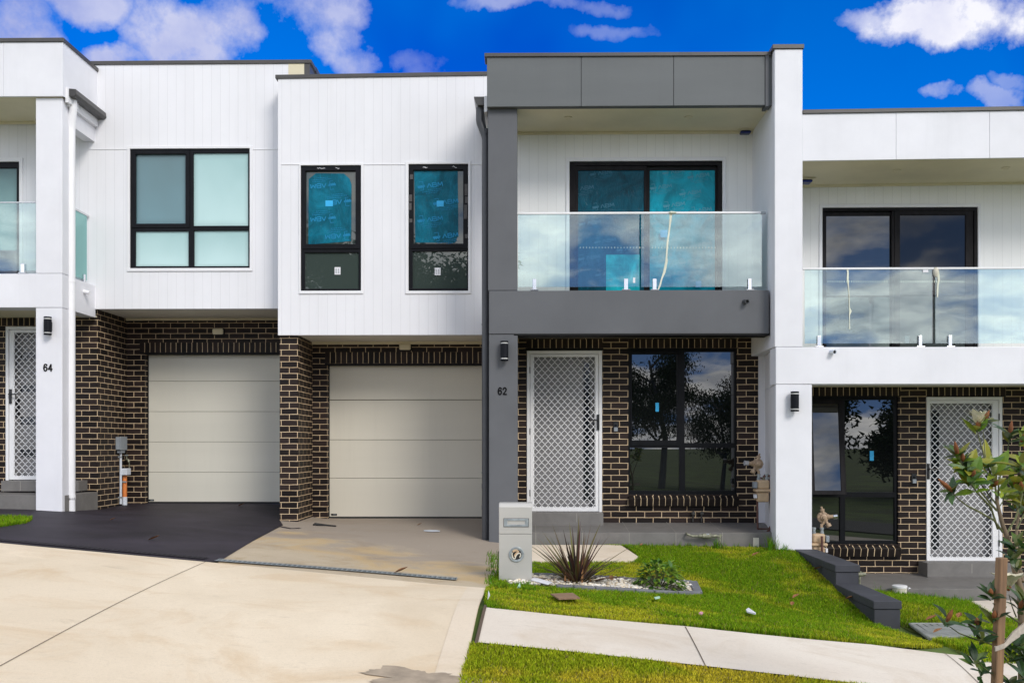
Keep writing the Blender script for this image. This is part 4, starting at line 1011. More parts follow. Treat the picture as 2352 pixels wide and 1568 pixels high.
# gas meters
def gas_meter(c, s, flip, label, pipe):
    """c: centre of the meter case, s: scale; regulator sits up and to one side"""
    x, y, z = c; f = -1 if flip else 1
    t = thing('gas_meter', label, 'gas meter', (x, y, z-.4), 'gas meters by the porches')
    MB().box(x-.085, x+.085, y-.07, y+.07, z+.02, z+.145).build('meter_case', M['tan'], t, bev=.028, bseg=3)
    MB().box(x-.08, x+.08, y-.065, y+.065, z-.155, z-.018).build('lower_case', M['tan'], t, bev=.028, bseg=3)
    MB().box(x-.108, x+.108, y-.088, y+.088, z-.018, z+.022).build('flange', M['tan'], t, bev=.01)
    MB().box(x-f*.13, x-f*.085, y-.08, y+.04, z+.035, z+.12).build('index_box', M['boxgrey'], t, bev=.006)
    MB().box(x-f*.115, x-f*.088, y-.062, y+.03, z-.10, z-.05).build('rating_plate', M['paper'], t)
    # risers and unions
    for sx in (-.05, .055):
        MB().lathe((x+sx, y, z+.14), (0, 0, 1), [(0, .026), (.03, .026), (.03, .02), (.06, .02), (.06, .027), (.085, .027)], 14).build('union', M['galv'], t, smooth=True)
    rx, rz = x-f*.085, z+.36
    MB().tube([(x-f*.05, y, z+.22), (x-f*.05, y, z+.26), (rx, y, z+.29)], .02, 10).build('inlet_elbow', M['regtan'], t, smooth=True)
    rg = MB().lathe((rx+f*.02, y+.045, rz), (0, -1, 0), [(0, .03), (.02, .045), (.03, .072), (.05, .075), (.052, .075), (.07, .07), (.075, .045), (.10, .04), (.105, .022), (.13, .02)], 18)
    for k in range(8): rg.lathe((rx+f*.02+math.cos(k*.785)*.064, y-.024, rz+math.sin(k*.785)*.064), (0, -1, 0), [(0, .009), (.012, .009)], 6)
    rg.build('regulator', M['regtan'], t)
    MB().lathe((rx, y, rz), (-f, -.2, .1), [(-.02, .03), (.05, .03), (.05, .036), (.065, .036), (.065, .026), (.12, .026)], 14).build('regulator_neck', M['regtan'], t, smooth=True)
    MB().lathe((rx-f*.115, y-.022, rz+.01), (-f, -.2, .1), [(0, .036), (.05, .036)], 14).build('vent_cap', M['chrome'], t, smooth=True)
    MB().lathe((rx-f*.03, y-.02, rz-.07), (-f*.5, -.2, -.9), [(-.03, .018), (.02, .018), (.02, .034), (.06, .034), (.065, .026)], 14).build('relief_valve', M['regtan'], t, smooth=True)
    MB().lathe((rx+f*.02, y-.02, rz+.06), (f*.3, 0, 1), [(0, .022), (.03, .022), (.03, .03), (.05, .03), (.05, .014), (.085, .012)], 10).build('adjuster', M['regtan'], t, smooth=True)
    for p, r, m in pipe: MB().tube(p, r, 10).build('gas_pipe', M[m], t, smooth=True)
    return t
zg = conv(1780, 1100, 4.612)
cx, cz = zg(375, 455); c = P(cx, cz, 12.75); gl = lambda a_, b_, d=12.75: P(*zg(a_, b_), d)
gas_meter((c.x, 12.75, c.z+.01), 1, False, 'tan gas meter on the brick porch of number 62 above the lawn',
          [([gl(385, 300), gl(400, 282), gl(460, 282), gl(470, 300), gl(468, 500), gl(472, 700), gl(487, 790), gl(470, 850), gl(430, 920, 12.6), gl(410, 950, 12.55), gl(410, 960, 12.7)], .018, 'copper'),
           ([gl(385, 300), gl(385, 350)], .02, 'verd'), ([gl(318, 560), gl(322, 880)], .014, 'copper'), ([gl(325, 878), gl(440, 882, 12.8)], .013, 'copper'), ([gl(322, 300), gl(430, 320), gl(455, 335), gl(462, 400)], .014, 'copper')])
cx, cz = zg(1015, 1060); c = P(cx, cz, 12.5); gl = lambda a_, b_, d=12.5: P(*zg(a_, b_), d)
gas_meter((c.x-.02, 12.5, c.z+.01), 1, True, 'weathered tan gas meter beside the brick window sill behind the block wall',
          [([gl(1045, 960, 12.38), gl(1047, 1160, 12.38), gl(1050, 1260, 12.38)], .018, 'copper'), ([gl(900, 885, 12.6), gl(960, 885)], .014, 'regtan'), ([gl(900, 935, 12.6), gl(1010, 935)], .014, 'regtan')])
# electrical box and conduits on house 64
zc = conv(170, 990, 6.03); q = lambda a_, b_, d: P(*zc(a_, b_), d)
e0 = q(740, 560, 14.95); t = thing('meter_box', 'grey electrical junction box with conduits on the dark brick beside the grey garage door', 'junction box', (e0.x, 14.95, e0.z-.6))
xw = bxr
bz0, bz1 = q(740, 650, 14.9).z, q(740, 460, 14.9).z
MB().box(xw, xw+.075, 14.74, 14.98, bz0, bz1).build('box_body', M['boxgrey'], t, bev=.008)
MB().box(xw+.075, xw+.085, 14.73, 14.99, bz0-.005, bz1+.005).build('box_lid', M['boxgrey'], t, bev=.006)
MB().box(xw+.01, xw+.07, 14.78, 14.94, bz0-.05, bz0-.001).build('gland', M['boxgrey'], t, bev=.004)
MB().tube([(xw+.034, 14.86, bz0-.04), (xw+.034, 14.86, q(740, 1445, 14.86).z)], .019, 12).build('conduit', M['pvcg'], t, smooth=True)
for py in (755, 1355): MB().box(xw, xw+.06, 14.835, 14.84, q(740, py, 14.7).z-.012, q(740, py, 14.7).z+.012).build('saddle', M['galv'], t)
ox = q(810, 1200, 14.95).x
t2 = thing('service_riser', 'orange conduit with a pale grey square cap in the brick corner', 'conduit', (ox, 14.95, q(810, 1455, 14.95).z))
MB().tube([(ox, 14.95, q(810, 1015, 14.95).z), (ox, 14.95, q(810, 1455, 14.95).z-.04)], .036, 14).build('pipe', M['orange'], t2, smooth=True)
MB().lathe((ox, 14.95, q(810, 1340, 14.95).z), (0, 0, -1), [(0, .04), (.14, .04)], 14).build('collar', M['pvcg'], t2, smooth=True)
r4 = R(*zc(763, 922), *zc(856, 1020), 14.9)
MB().box(r4[0], r4[1], 14.86, 15.02, r4[2], r4[3]).build('cap_box', M['pvcg'], t2, bev=.006)
MB().box(ox-.06, ox+.05, 14.90, 14.905, q(800, 1118, 14.95).z-.012, q(800, 1118, 14.95).z+.012).build('saddle', M['galv'], t2)
t3 = thing('garden_tap', 'small brass tap above the orange conduit', 'tap', tuple(q(835, 800, 15.05)))
b0 = q(835, 795, 15.0)
MB().tube([(b0.x-.05, 15.1, b0.z), (b0.x, 15.02, b0.z), (b0.x+.04, 14.98, b0.z), (b0.x+.055, 14.97, b0.z-.04)], .014, 8).build('spout', M['verd'], t3, smooth=True)
MB().tube([(b0.x, 15.02, b0.z), (b0.x, 15.0, b0.z+.07)], .009, 8).build('stem', M['verd'], t3, smooth=True)
MB().tube([(b0.x-.03, 15.0, b0.z+.07), (b0.x+.03, 15.0, b0.z+.075)], .008, 8).build('handle', M['galv'], t3)
MB().tube([(b0.x-.005, 15.12, b0.z-.01), (b0.x-.005, 15.12, b0.z-.2)], .008, 8).build('riser', M['verd'], t3)
# water connection on the slab face of 62 and hose valve of 60
zwt = conv(1100, 1180, 3.219); w = lambda a_, b_, d=12.42: P(*zwt(a_, b_), d)
t = thing('water_valve', 'weathered brass water pipe and valve on the tiled porch edge of number 62', 'water pipe', tuple(w(2117, 510)))
MB().tube([w(1855, 390, 12.5), w(1862, 398), w(1900, 412), w(2125, 412), w(2128, 400)], .015, 10).build('pipe', M['verd'], t, smooth=True)
MB().lathe(w(1950, 411), (1, 0, 0), [(0, .022), (.05, .022), (.05, .034), (.16, .034), (.16, .022), (.24, .022)], 12).build('valve_body', M['verd'], t, smooth=True)
MB().tube([w(2020, 410), w(2020, 392)], [.018, .03], 10).build('valve_handle', M['pvcg'], t, smooth=True)
MB().tube([w(2120, 395), w(2116, 430), w(2114, 530)], .014, 10).build('riser', M['verd'], t, smooth=True)
t = thing('hose_tap', 'small weathered tap standing behind the step of the charcoal block wall', 'tap', tuple(conv(1780, 1100, 4.612)(1470, 1500) and P(*zg(1470, 1500), 11.6)))
u_ = lambda a_, b_, d=11.6: P(*zg(a_, b_), d)
MB().tube([u_(1470, 1560), u_(1470, 1380)], .013, 8).build('riser', M['verd'], t, smooth=True)
MB().tube([u_(1385, 1388), u_(1475, 1390)], .014, 8).build('pipe', M['verd'], t, smooth=True)
MB().lathe(u_(1400, 1388), (1, 0, 0), [(0, .02), (.05, .028), (.1, .028), (.15, .02)], 10).build('valve_body', M['verd'], t, smooth=True)
MB().tube([u_(1470, 1380), u_(1470, 1355)], [.02, .024], 8).build('handle', M['verd'], t)
t = thing('twin_tap', 'pair of small dark taps low on the bricks under the sill of number 62', 'tap', tuple(w(1940, 300, D2B)))
for xx in (1905, 1972):
    MB().tube([w(xx, 300, D2B-.02), w(xx, 225, D2B-.03)], .012, 8).build('riser', M['gutter'], t)
    MB().lathe(w(xx, 232, D2B-.03), (0, -1, 0), [(-.02, .02), (.03, .03), (.045, .02)], 10).build('tap_head', M['gutter'], t, smooth=True)
# ------------------------------------------------------------------ GROUND
def gline(pts): return [(p.x, p.y) for p in gpoly(pts)]
# base sheet to the horizon, dense near the houses
xs = sorted(set(list(np.arange(-14, 14.01, .4))+[-900, -300, -120, -60, -30, -20, 20, 30, 60, 120, 300, 900]))
ys = sorted(set(list(np.arange(2, 17.01, .4))+[-900, -300, -120, -60, -30, -15, -8, -4, 0, 22, 40, 100, 300, 900]))
mb = MB(); vs = []
for y in ys:
    for x in xs:
        vs.append((x, y, G(x, y)-.02-(0 if abs(x) < 14.1 and y > 1 else .05)))
n = len(xs)
mb.add(vs, [(j*n+i, j*n+i+1, (j+1)*n+i+1, (j+1)*n+i) for j in range(len(ys)-1) for i in range(n-1)])
struct(mb.build('ground', pm('field_grass', (.11, .17, .022), .95, .4, .5)))
def world_poly(pts): return pts
A = lambda x, y: (GP(x, y).x, GP(x, y).y)
cgap_t, cgap_b = A(1117, 1395), A(1096, 1475)
# crossover: the big cream slab in front
Lx = -9.5
p_a = A(0, 1247); p_b = A(480, 1291); p_c = A(1117, 1350); p_d = A(1062, 1568)
e = ((p_d[0]-p_c[0])/(p_d[1]-p_c[1]))
left_dir = ((p_a[0]-p_b[0]), (p_a[1]-p_b[1])); k = (Lx-p_a[0])/left_dir[0]
p_l = (Lx, p_a[1]+left_dir[1]*k)
near = (p_d[0]+e*(3.6-p_d[1]), 3.6)
drive, _ = patch('driveway', [p_l, (Lx, 3.6), near, p_d, p_c, p_b, p_a], M['conc'], .004)
struct(drive)
EXT = [p_l, p_a, p_b]
# dark coated driveway of 64
dk_r = [A(505, 1287), A(580, 1243), A(650, 1206), A(644, 1196)]
hx = XP4+.02
dark, _ = patch('driveway', [p_l, p_a, p_b, A(505, 1289)]+dk_r[1:3]+[(hx, 13.72), (hx, 15.35), (bxr, 15.35), (bxr, 14.1), (bxr, 13.1), (Lx, 13.1)], M['asph'], .006)
struct(dark)
# inner driveway of 62
xin = P(1190, 1250, 12.3).x
lawn_left = [A(1135, 1345), A(1140, 1318), A(1142, 1290), A(1143, 1266)]
inner, _ = patch('driveway', [A(500, 1290), A(510, 1297), A(800, 1322), A(1050, 1346), A(1117, 1354)]+lawn_left[:1]+lawn_left[1:]+[A(1165, 1262), (xin, 12.2), (xin, 14.0), (P(1125, 1190, 14.8).x, 14.9), (gx0-.02, 14.9), (gx0-.02, 13.69), (hx-.02, 13.69)]+[dk_r[2], dk_r[1]], M['conc_in'], .0015)
struct(inner)
def strip(name, pts, w, mat, off, parent=None, label=None):
    mb = MB(); q = [Vector((p[0], p[1])) for p in pts]; dens = []
    for a_, b_ in zip(q[:-1], q[1:]):
        n_ = max(1, int((b_-a_).length/.15)); dens += [a_.lerp(b_, i/n_) for i in range(n_)]
    dens.append(q[-1]); vs = []
    for i, p in enumerate(dens):
        t = (dens[min(i+1, len(dens)-1)]-dens[max(i-1, 0)]).normalized(); nn = Vector((-t.y, t.x))*w/2
        for s in (1, -1): vs.append((p.x+nn.x*s, p.y+nn.y*s, G(p.x+nn.x*s, p.y+nn.y*s)+off))
    mb.add(vs, [(2*i, 2*i+1, 2*i+3, 2*i+2) for i in range(len(dens)-1)])
    return mb.build(name, mat, parent)
j1 = [A(472, 1291), A(236, 1411), A(0, 1531)]; dj = Vector((j1[2][0]-j1[0][0], j1[2][1]-j1[0][1])).normalized()
strip('control_joint', [j1[0], j1[2], (j1[2][0]+dj.x*2, j1[2][1]+dj.y*2)], .006, M['joint'], .008, drive)
strip('trowelled_edge', [(p_c[0]-.09, p_c[1]-.05), (p_d[0]-.09, p_d[1]), (near[0]-.09, near[1])], .17, M['conc_edge'], .0075, drive)
strip('control_joint', [A(1162, 1258), A(1185, 1300)], .008, M['joint'], .011, inner)
strip('wet_stain', [A(645, 1210), A(668, 1214), A(690, 1213)], .06, M['asph'], .0085, inner)
# trench drains
def drain(pts, mat, name, label, bars, w=.12):
    o = strip(name, pts, w, mat, .012); c = o.data.vertices[0].co.copy(); rebase(o, c)
    tag(o, label, 'trench drain', 'trench drains across the driveways')
    q = [Vector((p[0], p[1])) for p in pts]; mb = MB()
    tot = (q[-1]-q[0]).length; t = (q[-1]-q[0]).normalized(); nn = Vector((-t.y, t.x)); n_ = int(tot/.05)
    for i in range(n_):
        p = q[0].lerp(q[-1], (i+.5)/n_)
        for s in (-.03, 0, .03):
            c = p+nn*s; z = G(c.x, c.y)+.0135; mb.obox((c.x, c.y, z), (t.x*.018, t.y*.018, 0), (nn.x*.005, nn.y*.005, 0), (0, 0, .001))
    mb.build('grate_slots', bars, o)
    for s in (-1, 1):
        mb = MB(); vs = []
        for i in range(int(tot/.3)+1):
            p = q[0].lerp(q[-1], i/max(1, int(tot/.3)))+nn*s*(w/2+.006)
            vs += [(p.x-nn.x*.008, p.y-nn.y*.008, G(p.x, p.y)+.016), (p.x+nn.x*.008, p.y+nn.y*.008, G(p.x, p.y)+.016)]
        mb.add(vs, [(2*i, 2*i+1, 2*i+3, 2*i+2) for i in range(len(vs)//2-1)]); mb.build('grate_edge', mat, o)
drain([A(498, 1287.5), A(800, 1310), A(1050, 1331)], M['galv'], 'trench_drain', 'galvanised steel grated drain along the front of the stained concrete driveway', M['drain_slot'], .14)
ddx = (Lx, A(0, 1243)[1]+left_dir[1]*k)
drain([A(-60, 1237), A(0, 1242), A(475, 1284)], M['asph'], 'trench_drain', 'black coated grated drain along the front edge of the dark driveway', M['rubber'], .11)
# footpath
gl_ = 9.6
pe = [A(1117, 1395), A(1574, 1438), A(2000, 1480), A(2250, 1505)]; lo = [A(1096, 1475), A(1600, 1527)]
def ext(a_, b_, X): kk = (X-a_[0])/(b_[0]-a_[0]); return (X, a_[1]+(b_[1]-a_[1])*kk)
path, _ = patch('footpath', [pe[0], lo[0], lo[1], ext(lo[0], lo[1], gl_), ext(pe[1], pe[3], gl_), pe[3], pe[2], pe[1]], M['conc_path'], .004)
struct(path)
strip('expansion_gap', [A(1116, 1390), A(1094, 1478)], .024, M['joint'], .008, path)
strip('control_joint', [A(1574, 1440), A(1621, 1531)], .007, M['joint'], .008, path)
strip('control_joint', [A(2164, 1497), A(2268, 1590)], .006, M['joint'], .008, path)
# concrete pads in the lawns
pad, _ = patch('path_slab', [A(1165, 1262), A(1205, 1254), A(1425, 1254), A(1466, 1281), A(1455, 1290), A(1228, 1291), A(1150, 1300)], M['conc_edge'], .02, .15, thick=.08)
struct(pad)
pad2, _ = patch('path_slab', [A(2225, 1383), A(2300, 1380), (6.9, 12.2), (7.2, 11.0), A(2330, 1425), A(2275, 1410)], M['conc_path'], .02, .2, thick=.08)
struct(pad2)
# road and far verge behind the camera
def sheet(name, x0, x1, y0, y1, off, mat):
    mb = MB(); vs = []; X = np.linspace(x0, x1, 41); Y = np.linspace(y0, y1, 9)
    for y in Y:
        for x in X: vs.append((x, y, G(x, y)+off))
    mb.add(vs, [(j*41+i, j*41+i+1, (j+1)*41+i+1, (j+1)*41+i) for j in range(8) for i in range(40)]); return struct(mb.build(name, mat))
sheet('road', -60, 60, -5.5, 2.6, .01, M['road'])
# ------------------------------------------------------------------ lawns
def tri_list(V, Fs):
    T = []
    for f in Fs:
        for i in range(1, len(f)-1): T.append((V[f[0]], V[f[i]], V[f[i+1]]))
    return T
def dry_noise(x, y):
    return (math.sin(x*2.1+1.3*math.sin(y*1.7))+math.sin(y*2.6+1.1*math.sin(x*3.1))+math.sin((x+y)*5.3)*.5)/2.5
def grass(name, poly, dens, hmin, hmax, dry=.3, avoid=None, label='', green=(.135, .285, .008), yellow=(.58, .54, .035)):
    pol, (V, Fs) = patch(name, poly, M['soil'], -.004, .2)
    base = pol; T = tri_list(V, Fs)
    ar = np.array([abs((b-a).cross(c-a))/2 for a, b, c in T]); n = int(ar.sum()*dens)
    idx = RNG.choice(len(T), n, p=ar/ar.sum()); r1 = np.sqrt(RNG.random(n)); r2 = RNG.random(n)
    pts = np.array([[[v.x, v.y] for v in t] for t in T])[idx]
    xy = pts[:, 0]*(1-r1)[:, None]+pts[:, 1]*(r1*(1-r2))[:, None]+pts[:, 2]*(r1*r2)[:, None]
    # height grid for speed
    gx = np.arange(xy[:, 0].min()-.3, xy[:, 0].max()+.4, .2); gy = np.arange(xy[:, 1].min()-.3, xy[:, 1].max()+.4, .2)
    H = np.array([[G(x, y) for x in gx] for y in gy])
    fx_ = (xy[:, 0]-gx[0])/.2; fy_ = (xy[:, 1]-gy[0])/.2; i0 = fx_.astype(int); j0 = fy_.astype(int); u = fx_-i0; v = fy_-j0
    z = H[j0, i0]*(1-u)*(1-v)+H[j0, i0+1]*u*(1-v)+H[j0+1, i0]*(1-u)*v+H[j0+1, i0+1]*u*v
    ok = np.ones(n, bool)
    if avoid:
        for (ax, ay, rr) in avoid: ok &= ((xy[:, 0]-ax)**2+(xy[:, 1]-ay)**2) > rr*rr
    xy = xy[ok]; z = z[ok]; n = len(z)
    dn = np.array([dry_noise(x, y) for x, y in xy])
    dn = dn+np.array([.55*math.sin(x*7.3+2*math.sin(y*6.1))*math.sin(y*8.7+1.7*math.sin(x*5.2)) for x, y in xy]); dn2 = np.clip((dn+.15)*.9, 0, 1)
    h = RNG.uniform(hmin, hmax, n)*(1-.35*dn2); a_ = RNG.uniform(0, 2*np.pi, n); w_ = RNG.uniform(.0024, .0044, n)
    lean = RNG.uniform(.1, .95, n)*h; la = RNG.uniform(0, 2*np.pi, n)
    p0 = np.stack([xy[:, 0]-np.cos(a_)*w_, xy[:, 1]-np.sin(a_)*w_, z-.01], 1); p1 = np.stack([xy[:, 0]+np.cos(a_)*w_, xy[:, 1]+np.sin(a_)*w_, z-.01], 1)
    m0 = np.stack([xy[:, 0]-np.cos(a_)*w_*.8+np.cos(la)*lean*.35, xy[:, 1]-np.sin(a_)*w_*.8+np.sin(la)*lean*.35, z+h*.6], 1)
    m1 = np.stack([xy[:, 0]+np.cos(a_)*w_*.8+np.cos(la)*lean*.35, xy[:, 1]+np.sin(a_)*w_*.8+np.sin(la)*lean*.35, z+h*.6], 1)
    tp = np.stack([xy[:, 0]+np.cos(la)*lean, xy[:, 1]+np.sin(la)*lean, z+h], 1)
    V3 = np.stack([p0, p1, m1, m0, tp], 1).reshape(-1, 3)
    o5 = np.arange(n)*5
    lv = np.concatenate([np.stack([o5, o5+1, o5+2, o5+3], 1), np.zeros((n, 0), int)], 1)
    quads = lv; tris = np.stack([o5+3, o5+2, o5+4], 1)
    loops = np.concatenate([quads.ravel(), tris.ravel()]); starts = np.concatenate([np.arange(n)*4, 4*n+np.arange(n)*3]); tot = np.concatenate([np.full(n, 4), np.full(n, 3)])
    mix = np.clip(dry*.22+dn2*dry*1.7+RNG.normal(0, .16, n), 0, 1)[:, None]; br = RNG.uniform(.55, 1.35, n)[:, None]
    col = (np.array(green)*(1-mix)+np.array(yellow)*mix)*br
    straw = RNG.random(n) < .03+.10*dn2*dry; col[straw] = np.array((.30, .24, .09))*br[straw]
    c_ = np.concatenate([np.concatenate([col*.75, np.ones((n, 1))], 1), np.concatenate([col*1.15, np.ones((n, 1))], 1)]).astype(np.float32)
    me = bpy.data.meshes.new(name); me.vertices.add(len(V3)); me.vertices.foreach_set('co', V3.ravel().astype(np.float32))
    me.loops.add(len(loops)); me.loops.foreach_set('vertex_index', loops.astype(np.int32))
    me.polygons.add(len(starts)); me.polygons.foreach_set('loop_start', starts.astype(np.int32)); me.polygons.foreach_set('loop_total', tot.astype(np.int32))
    me.update(); at = me.attributes.new('Col', 'FLOAT_COLOR', 'FACE'); at.data.foreach_set('color', c_.ravel())
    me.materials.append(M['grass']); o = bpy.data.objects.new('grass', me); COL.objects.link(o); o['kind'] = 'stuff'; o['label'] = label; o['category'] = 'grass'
    base.name = 'lawn'; struct(base)
    return o
lb = A(1205, 1338)
lawn_poly = [A(1115, 1351), A(1113, 1390), A(1125, 1396), pe[1], A(1800, 1460), A(2000, 1480), (XW-.04, 7.95), (XW-.04, 9.0), (XW-.10, 10.5), (XW-.12, 12.0), (XPL+.25, 12.06), (XPL-.0, 12.09), (XPL-.1, 12.46), (.95, 12.46)]+[A(1440, 1257), A(1468, 1283), A(1455, 1292), A(1228, 1293), A(1150, 1300), A(1142, 1320), A(1136, 1345)]
bedc = A(1415, 1352)
# bed outline (gravel)
zb_ = conv(1100, 1180, 3.219)
bed_px = [zb_(*p) for p in ((440, 800), (640, 735), (800, 737), (1150, 748), (1490, 770), (1880, 790), (1925, 868), (1600, 858), (1300, 838), (960, 822), (620, 812))]
bed = [A(*p) for p in bed_px]
def inpoly(x, y, poly):
    c = False; j = len(poly)-1
    for i in range(len(poly)):
        if (poly[i][1] > y) != (poly[j][1] > y) and x < (poly[j][0]-poly[i][0])*(y-poly[i][1])/(poly[j][1]-poly[i][1])+poly[i][0]: c = not c
        j = i
    return c
av = []
for i in range(60):
    for j in range(24):
        x = min(p[0] for p in bed)+i*.05; y = min(p[1] for p in bed)+j*.05
        if inpoly(x, y, bed): av.append((x, y, .06))
av += [(*A(1390, 1380+k), .0) for k in ()]
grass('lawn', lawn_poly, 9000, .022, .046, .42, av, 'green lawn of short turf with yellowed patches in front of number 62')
lawn2 = [(XW+.18, 12.2), (XW+.2, 9.0), (XW+.0, 8.3), (XW, A(2000, 1482)[1]+.0), ext(pe[2], pe[3], 5.0), ext(pe[2], pe[3], 8.8), (8.8, 10.9), (7.2, 10.95), A(2330, 1427), A(2275, 1412), A(2225, 1385), (5.0, 12.2)]
pit = [conv(1770, 1180, 3.219)(*p) for p in ((1450, 1130), (1925, 1130), (2110, 1232), (1600, 1232))]; pitw = [A(*p) for p in pit]
av2 = []
for i in range(40):
    for j in range(30):
        x = min(p[0] for p in pitw)+i*.06; y = min(p[1] for p in pitw)+j*.06
        if inpoly(x, y, pitw): av2.append((x, y, .05))
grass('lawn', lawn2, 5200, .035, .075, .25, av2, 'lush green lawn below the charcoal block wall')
v0 = A(1086, 1478); v1 = A(1062, 1568)
verge = [(v0[0]-.015, v0[1]-.02), (v1[0]-.015, v1[1]), (near[0]-.01, 4.2), (4.2, 4.2), (4.2, ext(lo[0], lo[1], 4.2)[1]-.03)]
grass('lawn', verge, 13000, .02, .042, .75, None, 'yellowish grass verge between footpath and street', yellow=(.62, .52, .04), green=(.28, .38, .012))
tri = [A(-60, 1195), A(0, 1189), A(40, 1190), A(78, 1193), A(60, 1203), A(0, 1212), A(-60, 1222)]
grass('lawn', tri, 5200, .04, .07, .15, None, 'small patch of green grass beside the dark driveway')
# stray tufts against the walls
def tuft(mb, x, y, n_, h, spread, col):
    for _ in range(n_):
        a_ = random.uniform(0, 6.28); r = random.uniform(0, spread); bx, by = x+math.cos(a_)*r, y+math.sin(a_)*r
        hh = h*random.uniform(.5, 1.1); l = random.uniform(.1, .8)*hh; d_ = random.uniform(0, 6.28); z = G(bx, by)-.01; w_ = .004
        c = tuple(v*random.uniform(.6, 1.3) for v in col)
        tx, ty = math.cos(d_)*l, math.sin(d_)*l; px, py = -math.sin(d_)*w_, math.cos(d_)*w_
        mb.add([(bx-px, by-py, z), (bx+px, by+py, z), (bx+px*.7+tx*.4, by+py*.7+ty*.4, z+hh*.65), (bx-px*.7+tx*.4, by-py*.7+ty*.4, z+hh*.65), (bx+tx, by+ty, z+hh)], [(0, 1, 2, 3), (3, 2, 4)], c)
mb = MB()
for k in range(46):
    tt = random.random(); X_ = P(1440, 1256, 12.44).x*(1-tt)+(XPL-.05)*tt; tuft(mb, X_, 12.42, 5, .09, .04, (.12, .26, .012))
for (x, y, n_, h) in ((1648, 1262, 60, .17), (1775, 1266, 60, .2), (1768, 1262, 30, .25), (1800, 1268, 40, .12), (1560, 1258, 12, .12), (1455, 1262, 14, .1)): p = A(x, y); tuft(mb, p[0], p[1], n_, h, .08, (.11, .24, .012))
for k in range(40): p = A(1140+random.uniform(-16, 0), 1345-random.uniform(0, 75)); tuft(mb, p[0], p[1], 8, .075, .06, (.12, .24, .012))
for k in range(34): p = A(1135+random.uniform(0, 92), 1352+random.uniform(-8, 8)); tuft(mb, p[0], p[1], 14, .075, .05, (.14, .27, .014))
for k in range(26): tuft(mb, 4.6+k*.04, 12.0+random.uniform(-.25, .1), 12, .11, .06, (.11, .26, .012))
for k in range(14): p = A(1985+k*2, 1345+k*4); tuft(mb, p[0]+.15, p[1], 10, .12, .06, (.11, .25, .012))
o = mb.build('grass', M['grass']); o['kind'] = 'stuff'; o['label'] = 'longer grass tufts along the wall bases and lawn edges'; o['category'] = 'grass'
# ------------------------------------------------------------------ garden bed
bc, _ = patch('gravel_bed', bed, pm('gravel_base', (.45, .36, .25), .9, .3, 30), .006, .1); struct(bc)
ico = bmesh.new(); bmesh.ops.create_icosphere(ico, subdivisions=1, radius=1); IV = [v.co.copy() for v in ico.verts]; IF = [tuple(v.index for v in f.verts) for f in ico.faces]; ico.free()
mb = MB(); cnt = 0; bxs = [p[0] for p in bed]; bys = [p[1] for p in bed]
while cnt < 1900:
    x, y = random.uniform(min(bxs), max(bxs)), random.uniform(min(bys), max(bys))
    if not inpoly(x, y, bed): continue
    cnt += 1; r = random.uniform(.010, .021); z = G(x, y)+.020+random.uniform(0, .018); a_ = random.uniform(0, 6.28); sx, sy, sz_ = r*random.uniform(.8, 1.4), r, r*random.uniform(.5, .8)
    b_ = random.uniform(.6, 1.05); c = random.choice(((.84, .77, .64), (.88, .84, .78), (.80, .68, .50), (.86, .81, .70)))
    vs = []
    for v in IV:
        j_ = random.uniform(.85, 1.15); X_, Y_ = v.x*sx*j_, v.y*sy*j_
        vs.append((x+X_*math.cos(a_)-Y_*math.sin(a_), y+X_*math.sin(a_)+Y_*math.cos(a_), z+v.z*sz_*j_))
    mb.add(vs, IF, tuple(q_*b_ for q_ in c))
o = mb.build('gravel', M['stone'], smooth=False); o['kind'] = 'stuff'; o['label'] = 'white pebbles filling the garden bed'; o['category'] = 'gravel'
def edging(pts):
    q_ = [Vector((p[0], p[1])) for p in pts]; mb = MB()
    for a_, b_ in zip(q_[:-1], q_[1:]):
        l = (b_-a_).length; n_ = max(1, round(l/.23)); t = (b_-a_).normalized(); nn = Vector((-t.y, t.x))
        for i in range(n_):
            c = a_.lerp(b_, (i+.5)/n_); z = G(c.x, c.y); z0_, z1__ = G(a_.x+t.x*l*i/n_, a_.y+t.y*l*i/n_), G(a_.x+t.x*l*(i+1)/n_, a_.y+t.y*l*(i+1)/n_)
            mb.obox((c.x, c.y, z+.012), (t.x*(l/n_/2-.003), t.y*(l/n_/2-.003), (z1__-z0_)/2), (nn.x*.045, nn.y*.045, 0), (0, 0, .034))
    return mb
e_ = edging([A(*zb_(*p)) for p in ((660, 738), (900, 742), (1150, 755), (1490, 780), (1905, 795), (1945, 880), (1590, 872), (1300, 852), (960, 836), (830, 830))])
eo = e_.build('garden_edging', M['edge'], bev=.006); rebase(eo, (*bedc, G(*bedc))); tag(eo, 'low grey paver edging around the white pebble bed', 'garden edging')
# flax
fb = A(*zb_(990, 790)); fz = G(*fb)
t = thing('flax_plant', 'bronze spiky flax plant in the white pebble bed', 'plant', (fb[0], fb[1], fz))
def blade(mb, base, az, el, ln, w0, droop, col, seg=7, fold=.35):
    p = Vector(base); d = Vector((math.cos(az)*math.cos(el), math.sin(az)*math.cos(el), math.sin(el))); side = Vector((-math.sin(az), math.cos(az), 0)); vs = []
    for i in range(seg+1):
        f_ = i/seg; w_ = w0*(1-f_**1.6)*(.55+.9*min(f_*3, 1)*.5)+.0006
        up = side.cross(d).normalized(); vs += [p-side*w_+up*w_*fold, p, p+side*w_+up*w_*fold]
        p = p+d*ln/seg; d = (d+Vector((0, 0, -droop/seg))).normalized()
    fs = []
    for i in range(seg): fs += [(3*i, 3*i+1, 3*i+4, 3*i+3), (3*i+1, 3*i+2, 3*i+5, 3*i+4)]
    mb.add(vs, fs, col)
mb = MB()
